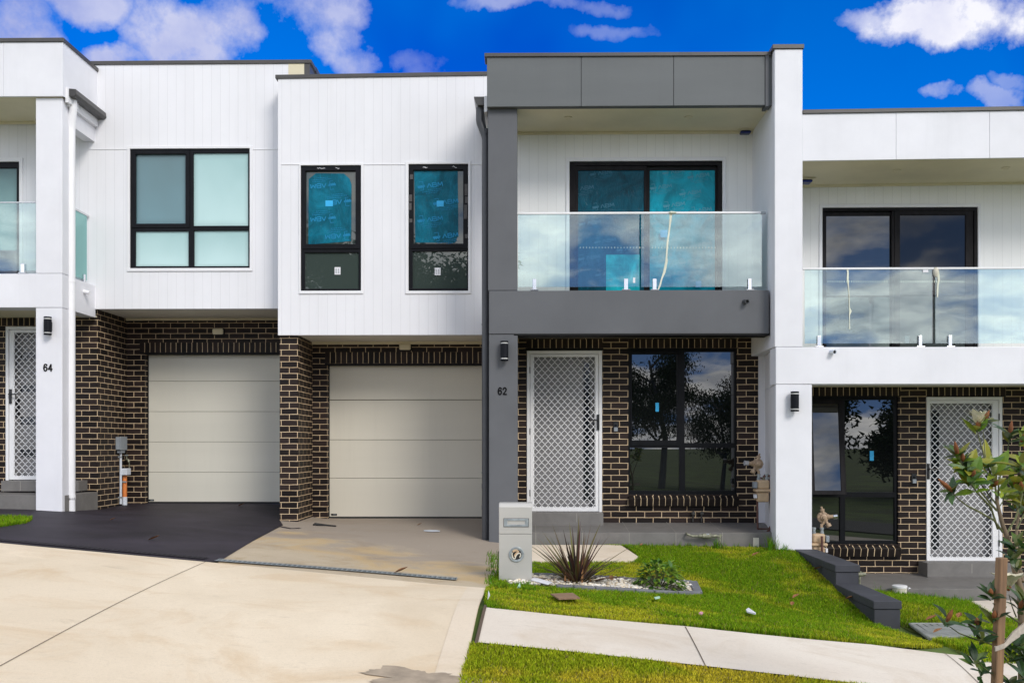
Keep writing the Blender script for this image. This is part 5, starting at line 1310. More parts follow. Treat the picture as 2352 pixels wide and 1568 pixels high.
for i in range(120):
    az = random.uniform(0, 6.28); el = math.radians(random.choice((random.uniform(10, 35), random.uniform(25, 60), random.uniform(45, 86)))); r = random.uniform(0, .07)
    c = random.choice(((.06, .036, .026), (.10, .055, .03), (.12, .08, .035), (.055, .034, .03), (.15, .12, .035)))
    blade(mb, (fb[0]+math.cos(az)*r, fb[1]+math.sin(az)*r, fz), az, el, random.uniform(.34, .66), random.uniform(.012, .019), random.uniform(.1, .8), tuple(v*random.uniform(.7, 1.3) for v in c))
for az, el, ln in ((3.0, .5, .62), (.2, .65, .66), (2.4, .9, .58), (.9, 1.0, .62), (1.4, 1.3, .60), (3.3, .2, .45), (-.3, .3, .5), (2.9, .75, .55)):
    blade(mb, (fb[0], fb[1], fz), az, el, ln*1.2, .02, .25, (.12, .10, .035))
mb.build('leaves', M['leafm'], t)
mb = MB()
for dx_, dy_, h_ in ((-.12, -.1, .14), (.05, -.12, .26), (-.09, -.08, .13), (.14, -.05, .06)): blade(mb, (fb[0]+dx_, fb[1]+dy_, fz+.02), random.uniform(-2, -1), 1.35, h_, .012, .3, (.38, .20, .09))
mb.build('dead_leaves', M['leafm'], t)
# leafy shrub
sb = A(*zb_(1640, 835)); sz_0 = G(*sb)
t = thing('shrub', 'bushy bright green shrub at the street end of the pebble bed', 'shrub', (sb[0], sb[1], sz_0))
def leaf(mb, p, d, up, ln, w_, col, fold=.25, bend=.3):
    d = Vector(d).normalized(); up = (Vector(up)-d*Vector(up).dot(d)).normalized(); s_ = d.cross(up); p = Vector(p); vs = []; prof = (.04, .62, 1, .9, .55, .02)
    for i, pr in enumerate(prof):
        f_ = i/(len(prof)-1); q_ = p+d*ln*f_-up*bend*ln*f_*f_
        vs += [q_-s_*w_*pr+up*w_*pr*fold, q_, q_+s_*w_*pr+up*w_*pr*fold]
    fs = []
    for i in range(len(prof)-1): fs += [(3*i, 3*i+1, 3*i+4, 3*i+3), (3*i+1, 3*i+2, 3*i+5, 3*i+4)]
    mb.add(vs, fs, col)
mb = MB(); st = MB()
for i in range(420):
    a_ = random.uniform(0, 6.28); ph = math.acos(random.uniform(0, 1)); rr = random.uniform(.55, 1)**.6*.25
    c = Vector((sb[0]+math.cos(a_)*math.sin(ph)*rr*1.0, sb[1]+math.sin(a_)*math.sin(ph)*rr, sz_0+.02+math.cos(ph)*rr*1.1))
    d = Vector((math.cos(a_)*math.sin(ph), math.sin(a_)*math.sin(ph), math.cos(ph)*.5))+Vector((random.uniform(-.5, .5), random.uniform(-.5, .5), random.uniform(-.3, .3)))
    top = min(1, max(0, (c.z-sz_0)/.25)); base_c = random.choice(((.10, .22, .02), (.05, .13, .015), (.19, .29, .03), (.14, .24, .025)))
    k_ = .55+.7*top*random.uniform(.6, 1.2); leaf(mb, c, d, (0, 0, 1), random.uniform(.05, .085), random.uniform(.014, .024), tuple(v*k_ for v in base_c), .2, .5)
    if i % 6 == 0: st.tube([(sb[0], sb[1], sz_0), tuple(c)], .003, 4)
mb.build('leaves', M['leaf'], t); st.build('stems', M['twig'], t)
# ------------------------------------------------------------------ letterbox
lz = conv(1200, 1210, 6.272); lbp = GP(1186, 1338); dl = lbp.y
lx0, lx1 = P(1146, 1250, dl).x, P(1222, 1250, dl).x; lzt = P(1186, 1163, dl).z; lzb = lbp.z-.03
t = thing('letterbox', 'brushed steel parcel letterbox with a rolled newspaper in its round holder', 'letterbox', (lbp.x, dl, lbp.z))
LY = dl+.20
mid = P(1186, lz(370, 582)[1], dl).z
bd = MB().box(lx0, lx1, dl, LY, lzb, mid-.003).build('body', M['steel'], t, bev=.004)
MB().prism([(lx0, dl, mid), (lx0, dl, lzt), (lx0, dl+.03, lzt+.035), (lx0, LY, lzt+.035), (lx0, LY, mid)], (lx1-lx0, 0, 0)).build('lid', M['steel'], t, bev=.004)
MB().box(lx0+.006, lx1-.006, dl+.01, LY-.01, mid-.006, mid+.003).build('seam', M['rubber'], t)
sr = R(*lz(190, 347), *lz(566, 468), dl); si = R(*lz(243, 378), *lz(514, 436), dl)
fl = MB().holes(*sr, [si], dl-.012, .011).build('slot_frame', M['galv'], t, bev=.002)
MB().box(si[0], si[1], dl-.004, dl-.001, si[2], si[3]).build('slot_flap', M['steel'], fl)
MB().box(sr[0]-.004, sr[1]+.004, dl-.002, dl-.0005, sr[2]-.004, sr[3]+.004).build('slot_gap', M['rubber'], fl)
nc = P(*lz(381, 893), dl); nr = (lz(498, 893)[0]-lz(264, 893)[0])/2/F*dl
ring = MB().lathe((nc.x, dl+.0, nc.z), (0, -1, 0), [(0, nr), (.012, nr*.99), (.016, nr*.92), (.013, nr*.68), (.0, nr*.66)], 36).build('newspaper_holder', M['galv'], t, smooth=True)
MB().lathe((nc.x, dl-.0145, nc.z), (0, -1, 0), [(0, nr*.67), (.0006, nr*.67)], 30).build('tube_opening', M['rubber'], ring)
def curve_sheet(pts, y, w_, mat, name, parent):
    mb = MB(); vs = []; n_ = len(pts)
    for i, (x, z) in enumerate(pts):
        x2, z2 = pts[min(i+1, n_-1)]; x1_, z1_ = pts[max(i-1, 0)]; dx_, dz_ = x2-x1_, z2-z1_; l = math.hypot(dx_, dz_) or 1
        vs += [(x-w_*dz_/l, y, z+w_*dx_/l), (x+w_*dz_/l, y, z-w_*dx_/l)]
    k_ = len(vs); vs += [(a_, b_+.012, c_) for a_, b_, c_ in vs]; fs = []
    for i in range(n_-1): j_ = 2*i; fs += [(j_, j_+1, j_+3, j_+2), (j_, j_+2, j_+2+k_, j_+k_), (j_+1, j_+1+k_, j_+3+k_, j_+3)]
    mb.add(vs, fs); return mb.build(name, mat, parent)
npz = lambda a_, b_: (P(*lz(a_, b_), dl).x, P(*lz(a_, b_), dl).z)
news = thing('newspaper', 'rolled cream newspaper pushed into the round holder of the letterbox', 'newspaper', (nc.x, dl-.02, nc.z))
curve_sheet([npz(a_, b_) for a_, b_ in ((318, 858), (314, 890), (322, 930), (345, 958), (362, 950), (372, 915), (392, 888), (420, 868), (442, 880), (445, 910), (430, 935))], dl-.027, .0055, M['foam'], 'folded_pages', news)
curve_sheet([npz(a_, b_) for a_, b_ in ((328, 850), (350, 832), (385, 828), (410, 845), (395, 865), (370, 890), (355, 925))], dl-.024, .010, M['tan'], 'inner_pages', news)
# ------------------------------------------------------------------ block wall between the lawns
wx0, wx1 = XW-.12, XW+.16
w_t1, w_t2 = HC-1.33, HC-1.54
t = thing('garden_wall', 'charcoal block retaining wall stepping down between the two lawns', 'garden wall', (XW, 9.3, G(XW-.1, 9.3)))
def skew(y): return -.06*(12.05-y)/2.7*0
def wsec(ya, yb, zt, zb_, name):
    MB().box(wx0+.012, wx1-.012, ya+.015, yb, zb_, zt-.085).build(name, M['wallblock'], t, bev=.004)
    n_ = max(1, round((yb-ya)/.4))
    mb = MB()
    for i in range(n_): mb.box(wx0, wx1, ya+(yb-ya)*i/n_+.002, ya+(yb-ya)*(i+1)/n_-.002, zt-.082, zt)
    mb.build('coping', M['wallblock'], t, bev=.006)
wsec(10.5, 12.09, w_t1, HC-2.2, 'block_course'); wsec(9.34, 10.5, w_t2, HC-2.2, 'block_course')
# ------------------------------------------------------------------ litter and small ground things
def flat(name, pts, mat, off, label, cat, thick=.004, group=None, curl=0):
    w_ = [GP(x, y) for x, y in pts]; cx_ = sum(p.x for p in w_)/len(w_); cy_ = sum(p.y for p in w_)/len(w_)
    vs = [Vector((p.x, p.y, G(p.x, p.y)+off+curl*((i % 2)))) for i, p in enumerate(w_)]
    o = MB().prism(vs, (0, 0, thick)).build(name, mat); rebase(o, (cx_, cy_, G(cx_, cy_)+off)); return tag(o, label, cat, group)
flat('tile_offcut', [zb_(*p) for p in ((785, 918), (960, 910), (1018, 952), (850, 958))], M['board'], .05, 'brown wood look tile offcut lying on the lawn before the pebble bed', 'tile', .012)
ev = flat('envelope', [zb_(*p) for p in ((632, 795), (655, 770), (800, 812), (765, 832))], M['paper'], .045, 'white printed envelope on the pebbles beside the letterbox', 'envelope', .004)
flat('paper_scrap', [conv(1770, 1180, 3.219)(*p) for p in ((165, 1040), (185, 1035), (242, 1068), (235, 1082), (175, 1058))], M['paper'], .05, 'crumpled white paper scrap on the open lawn of number 62', 'paper', .012, curl=.01)
flat('paper_scrap', [zb_(*p) for p in ((1600, 940), (1640, 930), (1648, 942), (1610, 952))], M['green_scrap'], .05, 'pale green scrap on the lawn below the pebble bed', 'paper', .008)
flat('paper_scrap', [zb_(*p) for p in ((525, 875), (545, 850), (550, 865), (535, 880))], M['green_scrap'], .06, 'pale green scrap standing in the grass before the letterbox', 'paper', .012, curl=.02)
flat('paper_scrap', [zb_(*p) for p in ((292, 960), (298, 925), (310, 930), (306, 962))], M['paper'], .05, 'white folded scrap at the corner of the footpath and driveway', 'paper', .014, curl=.03)
flat('flower_scrap', [zb_(*p) for p in ((1950, 1070), (1968, 1058), (1985, 1065), (1975, 1078))], M['pink_scrap'], .05, 'small pink scrap on the lawn near the footpath joint', 'litter', .01)
flat('packaging', [conv(1770, 1180, 3.219)(*p) for p in ((1445, 850), (1500, 858), (1558, 850), (1558, 886), (1500, 884), (1443, 884))], M['paper'], .06, 'crumpled white packaging beside the round tub on the lower lawn', 'packaging', .03, curl=.02)
p = GP(*conv(1770, 1180, 3.219)(1372, 882))
t = thing('lidded_tub', 'round cream tub with a white lid on the lower lawn', 'tub', tuple(p))
rr = (conv(0, 0, 3.219)(1430, 0)[0]-conv(0, 0, 3.219)(1316, 0)[0])/2/F*p.y
MB().lathe((p.x, p.y, p.z), (0, 0, 1), [(0, rr*.9), (.11, rr*.95)], 24).build('tub_body', M['foam'], t, smooth=True)
MB().lathe((p.x, p.y, p.z+.11), (0, 0, 1), [(0, rr), (.025, rr), (.03, rr*.9), (.028, rr*.3)], 24).build('lid', M['alu'], t, smooth=True)
# pit cover
c = Vector((sum(q_[0] for q_ in pitw)/4, sum(q_[1] for q_ in pitw)/4))
t = thing('pit_cover', 'grey steel drain pit lid set in the lower lawn', 'pit cover', (c.x, c.y, G(c.x, c.y)))
MB().prism([(x, y, G(x, y)+.015) for x, y in pitw], (0, 0, .02)).build('cover_plate', M['pitm'], t)
q_ = [Vector((x, y, G(x, y)+.037)) for x, y in pitw]; mb = MB()
for i in range(1, 9):
    a_, b_ = q_[0].lerp(q_[1], i/9), q_[3].lerp(q_[2], i/9); n_ = 12
    for j in range(n_):
        u0, u1 = a_.lerp(b_, (j+.1)/n_), a_.lerp(b_, (j+.8)/n_); s_ = Vector((.007, 0, 0)); mb.add([u0-s_, u0+s_, u1+s_, u1-s_], [(0, 1, 2, 3)])
mb.build('slots', M['rubber'], t)
mb = MB()
for i in range(4): a_, b_ = q_[i], q_[(i+1) % 4]; mb.tube([a_, b_], .012, 6)
mb.build('rim', M['pitm'], t)
# fallen leaves
def dry_leaf(px, py, off, ln, label, az, mat='dryleaf'):
    p = GP(px, py); mb = MB(); leaf(mb, p+Vector((0, 0, off)), (math.cos(az), math.sin(az), .15), (0, 0, 1), ln, ln*.28, None, .5, -.25)
    o = mb.build('fallen_leaf', M[mat]); rebase(o, p); tag(o, label, 'leaf', 'brown leaves fallen on the ground')
zl = conv(1770, 1180, 3.219); zk = conv(0, 1107, 2.8)
for (pxy, off, ln, lab, az) in ((zl(210, 597), .05, .11, 'brown leaf on the upper lawn below the gas meter', .3), (zl(688, 708), .05, .12, 'brown curled leaf on the lawn beside the step of the block wall', -.8), (zl(530, 935), .05, .10, 'dull brown leaf in the middle of the upper lawn', .5),
        (zl(940, 950), .06, .12, 'dark brown leaf against the lower end of the block wall', -.4), (zl(1575, 1110), .05, .13, 'brown leaf behind the steel pit lid', .1), (zl(1635, 1212), .05, .10, 'brown leaf on the front edge of the steel pit lid', .2), (zl(525, 995), .05, .08, 'small dark leaf below the middle of the upper lawn', 1.2),
        (zl(1830, 1098), .06, .11, 'orange brown leaf on the lower lawn left of the stake', .9), (zk(1010, 597), .012, .14, 'yellow brown leaf in the middle of the dark driveway', .1), (zk(748, 460), .012, .08, 'small orange leaf on the dark driveway below the conduits', .4), (zk(1625, 362), .012, .12, 'tan leaf on the dark driveway against the grey garage door', 0.),
        (conv(500, 1107, 2.8)(1292, 826), .02, .15, 'brown leaf lying on the steel trench drain', .05), (conv(640, 780, 2.8)(1058, 1409), .012, .08, 'dark brown leaf near the beige garage door', .2), (zb_(1265, 790), .04, .10, 'rusty leaf standing in the white pebbles', 1.5), (zb_(1488, 505), .03, .07, 'orange leaf by the corner of the porch edge', .8)):
    dry_leaf(pxy[0], pxy[1], off, ln, lab, az)
zi = conv(640, 780, 2.8)
s0_, s1_ = GP(*zi(370, 1408)), GP(*zi(505, 1416))
mb = MB().tube([s0_+Vector((0, 0, .02)), s0_.lerp(s1_, .5)+Vector((0, .02, .016)), s1_+Vector((0, 0, .014))], [.022, .012, .010], 8)
mb.tube([s0_+Vector((.02, 0, .025)), s0_+Vector((-.03, .04, .03))], .012, 6).tube([s0_+Vector((.02, 0, .02)), s0_+Vector((-.04, -.03, .02))], .012, 6)
o = mb.build('broken_stick', M['stick'], smooth=True); rebase(o, s0_); tag(o, 'forked black stick on the concrete by the brick pillar', 'stick')
for (xy, wd, lab) in ((zi(1165, 1447), .13, 'pale dried paint splash on the concrete before the beige garage door'),):
    p = GP(*xy); mb = MB(); pts = [(p.x+math.cos(k*.5236)*wd*random.uniform(.8, 1.1), p.y+math.sin(k*.5236)*wd*.9*random.uniform(.8, 1.1)) for k in range(12)]
    o = MB().add([(x, y, G(x, y)+.010) for x, y in pts], [tuple(range(12))]).build('paint_splash', M['pvcg']); rebase(o, p); tag(o, lab, 'paint splash')
p = GP(*conv(500, 1107, 2.8)(1480, 1530)); pts = []
for k in range(90):
    a_ = k*.0698; r_ = .33*(1+.25*math.sin(3*a_+1)+.14*math.sin(7*a_)+.08*math.sin(13*a_)+random.uniform(-.09, .09)); pts.append((p.x+math.cos(a_)*r_, p.y+math.sin(a_)*r_*.55-.05))
o = MB().add([(x, y, G(x, y)+.0095) for x, y in pts], [tuple(range(90))]).build('worn_patch', pm('worn_concrete', (.40, .32, .235), .85, .2, 7, .2, 60), drive)
# ------------------------------------------------------------------ street magnolia and its stake
DT = 4.75
za = conv(2200, 960, 4.237); zb2_ = conv(2200, 1297, 4.237)
TP = lambda z_, a_, b_, dd_=0: P(*z_(a_, b_), DT+dd_)
gz = G(2.4, DT)
t = thing('magnolia_tree', 'young magnolia with glossy leaves, rusty buds and cream flowers beside the wooden stake', 'tree', (P(2348, 1500, DT).x, DT, gz))
mb = MB()
tr = [TP(zb2_, 1262, 1640), TP(zb2_, 1255, 1560), TP(zb2_, 1256, 1100), TP(zb2_, 1240, 620), TP(zb2_, 1185, 430), TP(zb2_, 1165, 330), TP(zb2_, 1140, 170), TP(zb2_, 1090, 40), TP(za, 1050, 1360), TP(za, 1010, 1200), TP(za, 985, 1080)]
tr = [Vector((tr[0].x+.02, DT, gz-.1))]+tr
mb.tube(tr, [.024, .022, .021, .020, .018, .016, .015, .014, .012, .011, .009, .008], 10)
mb.tube([TP(zb2_, 1250, 520), TP(zb2_, 1190, 200, .1), TP(za, 1190, 1500, .15), TP(za, 1210, 1250, .2), TP(za, 1200, 1120, .22)], [.012, .010, .008, .007, .006], 8)
mb.build('trunk', M['bark'], t, smooth=True)
branches = [
 ([(za, 985, 1080), (za, 975, 960), (za, 890, 740), (za, 850, 620), (za, 800, 440), (za, 785, 370)], .006, 0),
 ([(za, 1000, 1130), (za, 1010, 900), (za, 1090, 680), (za, 1118, 480), (za, 1122, 440)], .005, .1),
 ([(za, 880, 760), (za, 860, 520), (za, 850, 390)], .004, .05),
 ([(za, 1050, 1430), (za, 960, 1310), (za, 800, 1220), (za, 680, 1160), (za, 590, 1090), (za, 540, 1030)], .006, -.15),
 ([(za, 1000, 1400), (za, 930, 1180), (za, 800, 1040), (za, 715, 930), (za, 700, 900)], .006, -.1),
 ([(za, 990, 1210), (za, 900, 1110), (za, 780, 960), (za, 690, 800), (za, 600, 690)], .006, -.05),
 ([(za, 990, 1150), (za, 900, 1040), (za, 800, 900), (za, 740, 800)], .005, .05),
 ([(za, 1010, 1180), (za, 1050, 1120), (za, 1075, 1040)], .004, .1),
 ([(za, 1090, 1450), (za, 1180, 1300), (za, 1230, 1150), (za, 1260, 1000), (za, 1290, 800)], .006, .12),
 ([(za, 1200, 1400), (za, 1270, 1250), (za, 1330, 1180)], .005, .1),
 ([(zb2_, 1250, 960), (zb2_, 1130, 880), (zb2_, 1030, 820), (zb2_, 950, 740)], .005, -.2),
 ([(zb2_, 1250, 1120), (zb2_, 1000, 1180), (zb2_, 760, 1110), (zb2_, 600, 1050), (zb2_, 500, 980)], .005, -.2),
 ([(zb2_, 870, 1140), (zb2_, 820, 1070), (zb2_, 790, 1000)], .004, -.2),
 ([(zb2_, 1255, 1560), (zb2_, 1000, 1540), (zb2_, 900, 1440), (zb2_, 790, 1350)], .005, -.25),
 ([(zb2_, 1255, 1440), (zb2_, 1190, 1350), (zb2_, 1140, 1290)], .005, -.15),
 ([(zb2_, 1190, 880), (zb2_, 1150, 780), (zb2_, 1115, 650)], .004, -.1),
 ([(zb2_, 900, 1440), (zb2_, 850, 1440), (zb2_, 810, 1500)], .004, -.25),
]
for pts, r, dd_ in branches:
    q_ = [TP(z_, a_, b_, dd_*min(1, i*.4)) for i, (z_, a_, b_) in enumerate(pts)]
    MB().tube(q_, [r*(1-.55*i/(len(q_)-1)) for i in range(len(q_))], 6).build('branch', M['twig'], t, smooth=True)
mb = MB()
GL = ((.15, .24, .018), (.10, .19, .014), (.22, .28, .02), (.06, .13, .02), (.27, .27, .022), (.20, .20, .02))
GD = ((.03, .075, .016), (.045, .10, .02), (.025, .058, .016), (.075, .125, .02), (.09, .11, .018))
def whorl(z_, a_, b_, n_, ln, dd_=0, dirv=(0, 0, 1), pal=GL, spread=1.0, budc=None, jit=.03):
    c = TP(z_, a_, b_, dd_); D_ = Vector(dirv).normalized()
    u_ = D_.orthogonal().normalized(); v_ = D_.cross(u_)
    for i in range(n_):
        az = 2.4*i+random.uniform(-.3, .3); sp = spread*random.uniform(.5, 1.4); d = (D_+(u_*math.cos(az)+v_*math.sin(az))*sp).normalized()
        p = c-D_*random.uniform(0, jit)+Vector((random.uniform(-.01, .01),)*3)
        k_ = random.uniform(.7, 1.25); l_ = ln*random.uniform(.65, 1.15)
        leaf(mb, p, d, D_+Vector((random.uniform(-.3, .3), random.uniform(-.5, .1), .3)), l_, l_*random.uniform(.16, .23), tuple(x_*k_ for x_ in random.choice(pal)), random.uniform(.1, .4), random.uniform(-.1, .5))
    if budc:
        h = budc*.8
        MB().lathe(c, D_, [(0, .006), (h*.25, .011), (h*.55, .0115), (h*.85, .006), (h, .0015)], 10).build('bud', M['bud'], t, smooth=True)
L_ = .108
whorl(za, 790, 350, 8, L_*.9, 0, (0, -.2, 1), GL+GD[:2], 1.0)
whorl(za, 850, 300, 6, L_, .05, (.3, -.2, .8), GD+GL[-2:], 1.2, .085)
whorl(za, 1122, 440, 8, L_, .1, (.05, -.2, 1), GD+GL[-2:], 1.2, .10)
whorl(za, 585, 640, 14, L_*.8, -.05, (-.3, -.3, .8), GD+GL[:2]+GL[-1:], 1.0, .10, .06)
whorl(za, 640, 700, 8, L_*.8, -.05, (-.2, -.3, .8), GD+GL[:2]+GL[-1:], 1.1, .06, .05)
whorl(za, 690, 780, 9, L_*1.15, -.05, (-.1, -.4, .6), GL, 1.3)
whorl(za, 740, 880, 9, L_*1.1, -.1, (-.1, -.5, .6), GL, 1.3, .07)
whorl(za, 705, 905, 6, L_, -.1, (-.1, -.4, .8), GL, 1.2)
whorl(za, 530, 1010, 7, L_*.85, -.15, (-.75, -.3, .55), GD+GL[-2:], 1.1, .135)
whorl(za, 880, 720, 6, L_*1.2, 0, (.1, -.4, .7), GL, 1.3)
whorl(za, 960, 830, 7, L_*1.25, .0, (.1, -.5, .6), GL, 1.3)
whorl(za, 950, 960, 6, L_*.9, 0, (.1, -.5, .4), GL, 1.3, .06)
whorl(za, 1010, 1000, 3, L_, .05, (.4, -.5, .1), GL[:3], 1.2)
whorl(za, 760, 985, 4, L_*.8, -.1, (-.2, -.4, .4), GL[:2]+GD[:2], 1.5)
whorl(za, 1075, 1060, 6, L_, .1, (.3, -.4, .5), GL, 1.3)
for (a_, b_, n_) in ((1185, 800, 6), (1245, 720, 6), (1170, 950, 6), (1240, 1000, 6), (1290, 900, 6), (1200, 1130, 5), (1260, 1230, 4), (1240, 500, 5), (1310, 760, 6), (1330, 1050, 6), (1300, 1150, 5)):
    whorl(za, a_, b_, n_, L_*random.uniform(.85, 1.2), random.uniform(0, .25), (random.uniform(-.4, .4), -.4, .7), GL+GD[3:], 1.3, .07 if random.random() < .4 else None)
for (a_, b_, n_, bd_) in ((1170, 150, 8, None), (1240, 170, 7, None), (1140, 260, 6, None), (1210, 370, 5, None), (930, 660, 10, .05), (470, 930, 6, .09), (790, 960, 5, .05), (830, 1120, 7, None), (960, 900, 6, .06), (770, 1330, 9, None), (830, 1440, 6, None), (1160, 1190, 7, None), (1130, 1290, 7, None), (1240, 1180, 6, None), (1230, 790, 6, .06), (1255, 1480, 6, None), (1130, 1560, 8, None), (1260, 690, 8, None), (1290, 1300, 8, None)):
    whorl(zb2_, a_, b_, n_, L_*random.uniform(.8, 1.0), -.2 if a_ < 1000 else -.1, (random.uniform(-.3, .3), -.3, .8), GD, 1.3, bd_)
whorl(zb2_, 820, 1530, 2, L_, -.25, (0, -.2, -1), GD, .4)
mb.build('leaves', M['leaf'], t)
def flower(z_, a_, b_, s, dd_, open_):
    c = TP(z_, a_, b_, dd_); fm = MB()
    for i in range(9):
        az = i*.7+.2; d = Vector((math.cos(az)*open_, math.sin(az)*open_, 1)).normalized()
        leaf(fm, c, d, Vector((-math.cos(az), -math.sin(az), .3)), s*random.uniform(.9, 1.1), s*.33, None, .35, .35)
    fm.build('flower', M['petal'], t, smooth=True)
    MB().lathe(c-Vector((0, 0, .012)), (0, 0, 1), [(0, .004), (.01, .013), (.03, .014), (.04, .005)], 8).build('flower_base', M['bud'], t, smooth=True)
flower(za, 800, 330, .085, -.02, .22); flower(zb2_, 1110, 590, .11, -.05, .55); flower(za, 1290, 560, .07, .1, .4)
# stake
s_top, s_bot = TP(zb2_, 1040, 268, -.2), TP(zb2_, 990, 1568, -.2); dirv = (s_bot-s_top); kk = (gz-.1-s_top.z)/dirv.z; s_g = s_top+dirv*kk
hw = 43/4.237*K/F*(DT-.2)
st = MB(); st.obox((s_top+s_g)/2, (hw, .004, 0), (-.004, hw, 0), (s_top-s_g)/2)
o = st.build('wooden_stake', M['wood'], None, bev=.004); rebase(o, (s_g.x, s_g.y, gz)); tag(o, 'square hardwood stake holding the young magnolia upright', 'stake')
bz = TP(zb2_, 1005, 1180, -.2)
band = MB(); pts = [bz+Vector((-hw*1.3, -hw*1.25, -.01)), bz+Vector((hw*.8, -hw*1.3, .006)), TP(zb2_, 1160, 1085, -.15), TP(zb2_, 1275, 1000, -.05), P(2395, 1425, DT+.1)]
for i, (p_, q_) in enumerate(zip(pts[:-1], pts[1:])):
    w0_, w1_ = (.012, .013, .022, .027, .03)[i], (.012, .013, .022, .027, .03)[i+1]
    band.add([p_+Vector((0, 0, -w0_)), q_+Vector((0, 0, -w1_)), q_+Vector((0, 0, w1_)), p_+Vector((0, 0, w0_))], [(0, 1, 2, 3)])
    band.add([p_+Vector((0, .01, -w0_)), q_+Vector((0, .01, -w1_)), q_+Vector((0, .01, w1_)), p_+Vector((0, .01, w0_))], [(3, 2, 1, 0)])
o = band.build('tree_tie', M['strap']); rebase(o, bz); tag(o, 'pale hessian tie looped from the stake to the magnolia trunk', 'tree tie')
# ------------------------------------------------------------------ trees across the street (they show in the windows)
def gum(x, y, h, cr, label, n_leaf=2600, droop=True):
    n_leaf = n_leaf*(4 if droop else 5)
    z = G(max(-14, min(14, x)), y); t = thing('gum_tree', label, 'tree', (x, y, z), 'trees across the street seen in the windows')
    tb = MB(); lf = MB(); rr = random.Random(int(x*10+y)); tips = []
    top = Vector((x+rr.uniform(-.8, .8), y, z+h*.75))
    tb.tube([(x, y, z-.2), (x+.2, y, z+h*.3), tuple(top)], [h*.022, h*.017, h*.006], 8)
    for i in range(16):
        f_ = rr.uniform(.3, .98); b = Vector((x, y, z)).lerp(top, f_); a_ = rr.uniform(0, 6.28); l_ = cr*rr.uniform(.5, 1)*(1.15-f_*.5)
        e_ = b+Vector((math.cos(a_)*l_, math.sin(a_)*l_, l_*rr.uniform(.2, .9))); tb.tube([b, b.lerp(e_, .5)+Vector((0, 0, .2)), e_], [h*.008, h*.005, h*.002], 5); tips += [e_, b.lerp(e_, .6), e_+Vector((rr.uniform(-1, 1), rr.uniform(-1, 1), rr.uniform(-.6, .9)))*cr*.3]
    for i in range(n_leaf):
        c = rr.choice(tips)+Vector((rr.gauss(0, 1), rr.gauss(0, 1), rr.gauss(0, .8)))*cr*(.15 if droop else .19)
        s = rr.uniform(.07, .14)*(1 if droop else 2.7); d = Vector((rr.uniform(-1, 1), rr.uniform(-1, 1), -1.2 if droop else rr.uniform(-.6, .8))).normalized(); sd_ = d.orthogonal().normalized()*s*.28; k_ = rr.uniform(.5, 1.2)
        lf.add([c-sd_, c+d*s*.6-sd_*.6, c+d*s*1.3, c+sd_], [(0, 1, 2, 3)], (.03*k_, .055*k_, .018*k_))
    tb.build('trunk', M['bark2'], t, smooth=True); lf.build('crown', M['leafm'], t)
gum(7.3, -24, 9.2, 2.5, 'tall drooping gum tree across the street, reflected in the porch window of number 62', 4200)
gum(11.8, -30, 6.6, 2.6, 'shorter gum tree across the street beside the tall one', 3000)
gum(17.0, -32, 6.4, 4, 'round bushy tree across the street right of the gums', 3000, False)
gum(-11.5, -30, 15.5, 4.6, 'broad bushy tree across the street, reflected low in the first film covered window', 3800, False)
gum(-4.6, -34, 15.2, 4.0, 'broad bushy tree across the street, reflected low in the second film covered window', 3400, False)
gum(26, -32, 5.5, 3.6, 'bushy tree across the street toward the lower houses', 3400, False)
gum(22, -26, 4.8, 3, 'rounded bushy tree across the street before the lower houses', 3400, False)
gum(3.2, -40, 6.5, 4, 'low spreading tree far across the street behind the gums', 3000, False)
# ------------------------------------------------------------------ sky and light
SUN_EL, SUN_AZ = math.radians(36), math.radians(32)      # azimuth: to the right of straight behind the camera
wd = bpy.data.worlds.new('World'); SC.world = wd; wd.use_nodes = True; nt = wd.node_tree
for n in list(nt.nodes): nt.nodes.remove(n)
out = N(nt, 'ShaderNodeOutputWorld'); bg = N(nt, 'ShaderNodeBackground'); L(nt, bg.outputs[0], out.inputs[0])
tc = N(nt, 'ShaderNodeTexCoord'); nrm = N(nt, 'ShaderNodeVectorMath', operation='NORMALIZE'); L(nt, tc.outputs['Generated'], nrm.inputs[0])
sx = N(nt, 'ShaderNodeSeparateXYZ'); L(nt, nrm.outputs[0], sx.inputs[0]); DX, DY, DZ = sx.outputs
sky = N(nt, 'ShaderNodeTexSky'); sky.sky_type = 'NISHITA'; sky.sun_disc = False; sky.sun_elevation = SUN_EL; sky.sun_rotation = math.pi-SUN_AZ
sky.air_density = 1; sky.dust_density = .3; sky.ozone_density = 3
skyc = mixc(nt, 1, sky.outputs[0], (.085, .085, .085), 'MULTIPLY')
blue = mixc(nt, 1, skyc, (.0, .47, 1.8), 'MULTIPLY')       # polarised deep blue
# gentle variation of the blue
def wnoise(scale, det=5, rough=.55, off=(0, 0, 0), st=(1, 1, 1)):
    mp = N(nt, 'ShaderNodeMapping'); mp.inputs['Location'].default_value = off; mp.inputs['Scale'].default_value = st; L(nt, nrm.outputs[0], mp.inputs[0])
    n = N(nt, 'ShaderNodeTexNoise', Scale=scale, Detail=det, Roughness=rough); L(nt, mp.outputs[0], n.inputs['Vector']); return n
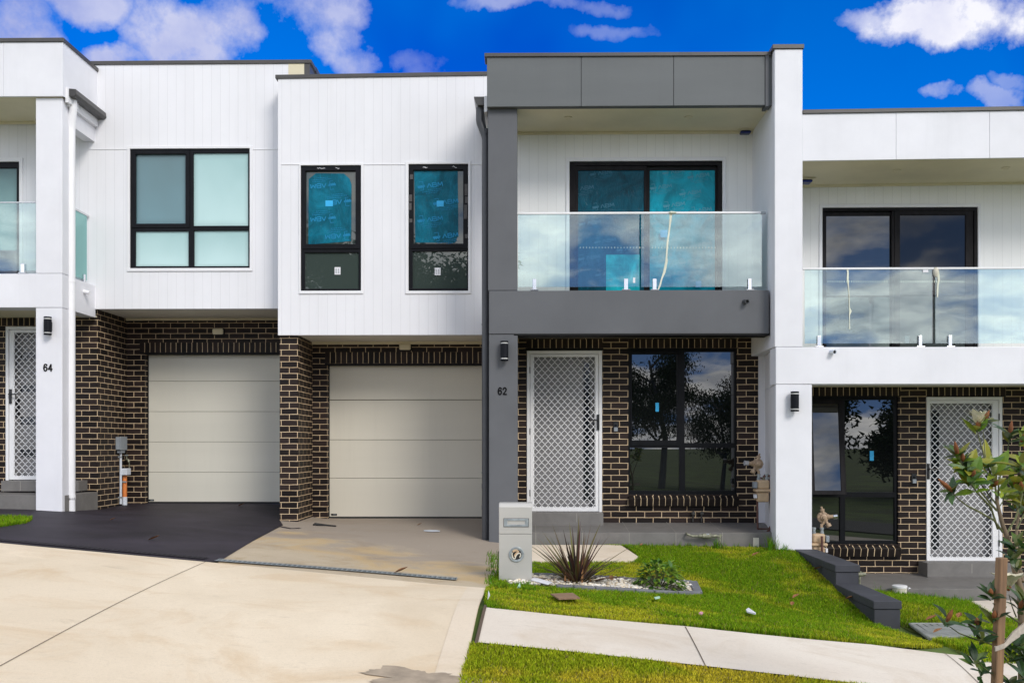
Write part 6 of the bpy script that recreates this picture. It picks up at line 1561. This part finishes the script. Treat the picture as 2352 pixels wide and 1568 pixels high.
# clouds ahead of the camera: soft cumulus at fixed bearings
dyc = mth(nt, 'MAXIMUM', DY, .05); U = mth(nt, 'DIVIDE', DX, dyc); W = mth(nt, 'DIVIDE', DZ, dyc)
wn1 = wnoise(9, 7, .58); s3 = N(nt, 'ShaderNodeSeparateXYZ'); L(nt, wn1.outputs[1], s3.inputs[0])
wn2 = wnoise(26, 6, .6, (3, 1, 2)); s4 = N(nt, 'ShaderNodeSeparateXYZ'); L(nt, wn2.outputs[1], s4.inputs[0])
def wob(a, s_, k1, b_, k2): return mth(nt, 'ADD', a, mth(nt, 'ADD', mth(nt, 'MULTIPLY', mth(nt, 'SUBTRACT', s_, .5), k1), mth(nt, 'MULTIPLY', mth(nt, 'SUBTRACT', b_, .5), k2)))
Uw = wob(U, s3.outputs[0], .075, s4.outputs[0], .03); Ww = wob(W, s3.outputs[1], .075, s4.outputs[1], .03)
mask = None
def uv_(x, y): r = ray(x, y); return r[0]/r[1], r[2]/r[1]
blobs = [(30, 75, 84, 74, .95), (200, 8, 90, 36, .9), (110, -10, 120, 30, .9), (430, 60, 112, 80, 1), (460, 120, 60, 40, .8), (270, 128, 62, 34, .9), (735, 20, 85, 60, .85), (770, 100, 58, 60, .85), (810, 150, 48, 40, .7), (950, 130, 50, 26, .30), (965, 150, 30, 30, .25),
         (1170, 8, 115, 20, .55), (1400, 70, 85, 17, .35), (1370, 8, 60, 14, .3), (2130, 68, 110, 46, 1.15), (2240, 38, 120, 62, 1.15), (2010, 50, 60, 22, .7), (2330, 40, 70, 60, 1.1), (2155, 226, 36, 16, .7), (2285, 224, 48, 16, .5), (2310, 196, 30, 14, .35), (600, -90, 200, 60, .6), (1900, -120, 300, 60, .7)]
bright = None
wn3 = wnoise(17, 9, .62, (9, 4, 2)); ero = rng(nt, wn3.outputs[0], .25, .75, -.85, 1.0)
for (x, y, rx, ry, a_) in blobs:
    u0, w0 = uv_(x, y)
    du = mth(nt, 'DIVIDE', mth(nt, 'SUBTRACT', Uw, u0), rx/F*1.25); dw = mth(nt, 'DIVIDE', mth(nt, 'SUBTRACT', Ww, w0), ry/F*1.25)
    d2 = mth(nt, 'ADD', mth(nt, 'MULTIPLY', du, du), mth(nt, 'MULTIPLY', dw, dw))
    m = rng(nt, mth(nt, 'ADD', d2, ero), 1.25, .15, 0, min(a_*1.15, 1.1))
    mask = m if mask is None else mth(nt, 'MAXIMUM', mask, m)
    if a_ > 1.05: bright = m if bright is None else mth(nt, 'MAXIMUM', bright, m)
front = rng(nt, DY, .25, .5)
mask = mth(nt, 'MULTIPLY', mask, front)
cw = wnoise(7, 6, .6, (5, 2, 0))
ccol = mixc(nt, rng(nt, cw.outputs[0], .35, .65), (.30, .37, .76), (.62, .65, .88))
ccol = mixc(nt, bright, ccol, mixc(nt, rng(nt, cw.outputs[0], .35, .6), (.66, .68, .90), (.95, .95, 1.02)))
vb = wnoise(4.5, 3, .5, (1, 7, 3)); blue = mixc(nt, rng(nt, vb.outputs[0], .4, .62, 0, .8), blue, mixc(nt, 1, blue, (.6, 1.9, 1.2), 'MULTIPLY'))
ahead = mixc(nt, mth(nt, 'MULTIPLY', mask, .96), blue, ccol)
# broken cloud everywhere else: layered grey white with blue gaps
zz_ = mth(nt, 'ADD', mth(nt, 'MAXIMUM', DZ, 0), .22); px_ = mth(nt, 'DIVIDE', DX, zz_); py_ = mth(nt, 'DIVIDE', DY, zz_)
cb = N(nt, 'ShaderNodeCombineXYZ'); L(nt, px_, cb.inputs[0]); L(nt, py_, cb.inputs[1])
n1 = N(nt, 'ShaderNodeTexNoise', Scale=2.1, Detail=9, Roughness=.56, Distortion=.25); L(nt, cb.outputs[0], n1.inputs['Vector'])
n2 = N(nt, 'ShaderNodeTexNoise', Scale=4.6, Detail=8, Roughness=.6); L(nt, cb.outputs[0], n2.inputs['Vector'])
gap = rng(nt, n1.outputs[0], .40, .52)
cloud2 = mixc(nt, rng(nt, n2.outputs[0], .32, .68), (.50, .54, .62), (1.42, 1.40, 1.36))
over = mixc(nt, gap, (.16, .30, .62), cloud2)
lowf = mth(nt, 'POWER', mth(nt, 'SUBTRACT', 1, mth(nt, 'MAXIMUM', DZ, 0)), 2)
fill_gain = rng(nt, lowf, 0, 1, 1.0, 2.3)  # unseen low sky brightened as added fill for the balconies
gs = N(nt, 'ShaderNodeVectorMath', operation='SCALE'); L(nt, over, gs.inputs[0]); L(nt, fill_gain, gs.inputs['Scale']); over = gs.outputs[0]
sel = mth(nt, 'MULTIPLY', rng(nt, DY, .30, .62), rng(nt, DZ, .62, .45))
skyf = mixc(nt, sel, over, ahead)
L(nt, skyf, bg.inputs[0]); bg.inputs[1].default_value = 1.0
sl_ = bpy.data.lights.new('sun', 'SUN'); sl_.energy = 2.2; sl_.angle = math.radians(20); sl_.color = (1, .95, .88)
so_ = bpy.data.objects.new('sun', sl_); COL.objects.link(so_)
to = Vector((math.sin(SUN_AZ)*math.cos(SUN_EL), -math.cos(SUN_AZ)*math.cos(SUN_EL), math.sin(SUN_EL)))
so_.rotation_euler = (to).to_track_quat('Z', 'Y').to_euler(); so_.location = to*60
SC.view_settings.view_transform = 'Standard'; SC.view_settings.look = 'None'; SC.view_settings.exposure = 0; SC.view_settings.gamma = 1
SC.render.engine = 'CYCLES'
SC.cycles.max_bounces = 8; SC.cycles.transparent_max_bounces = 12
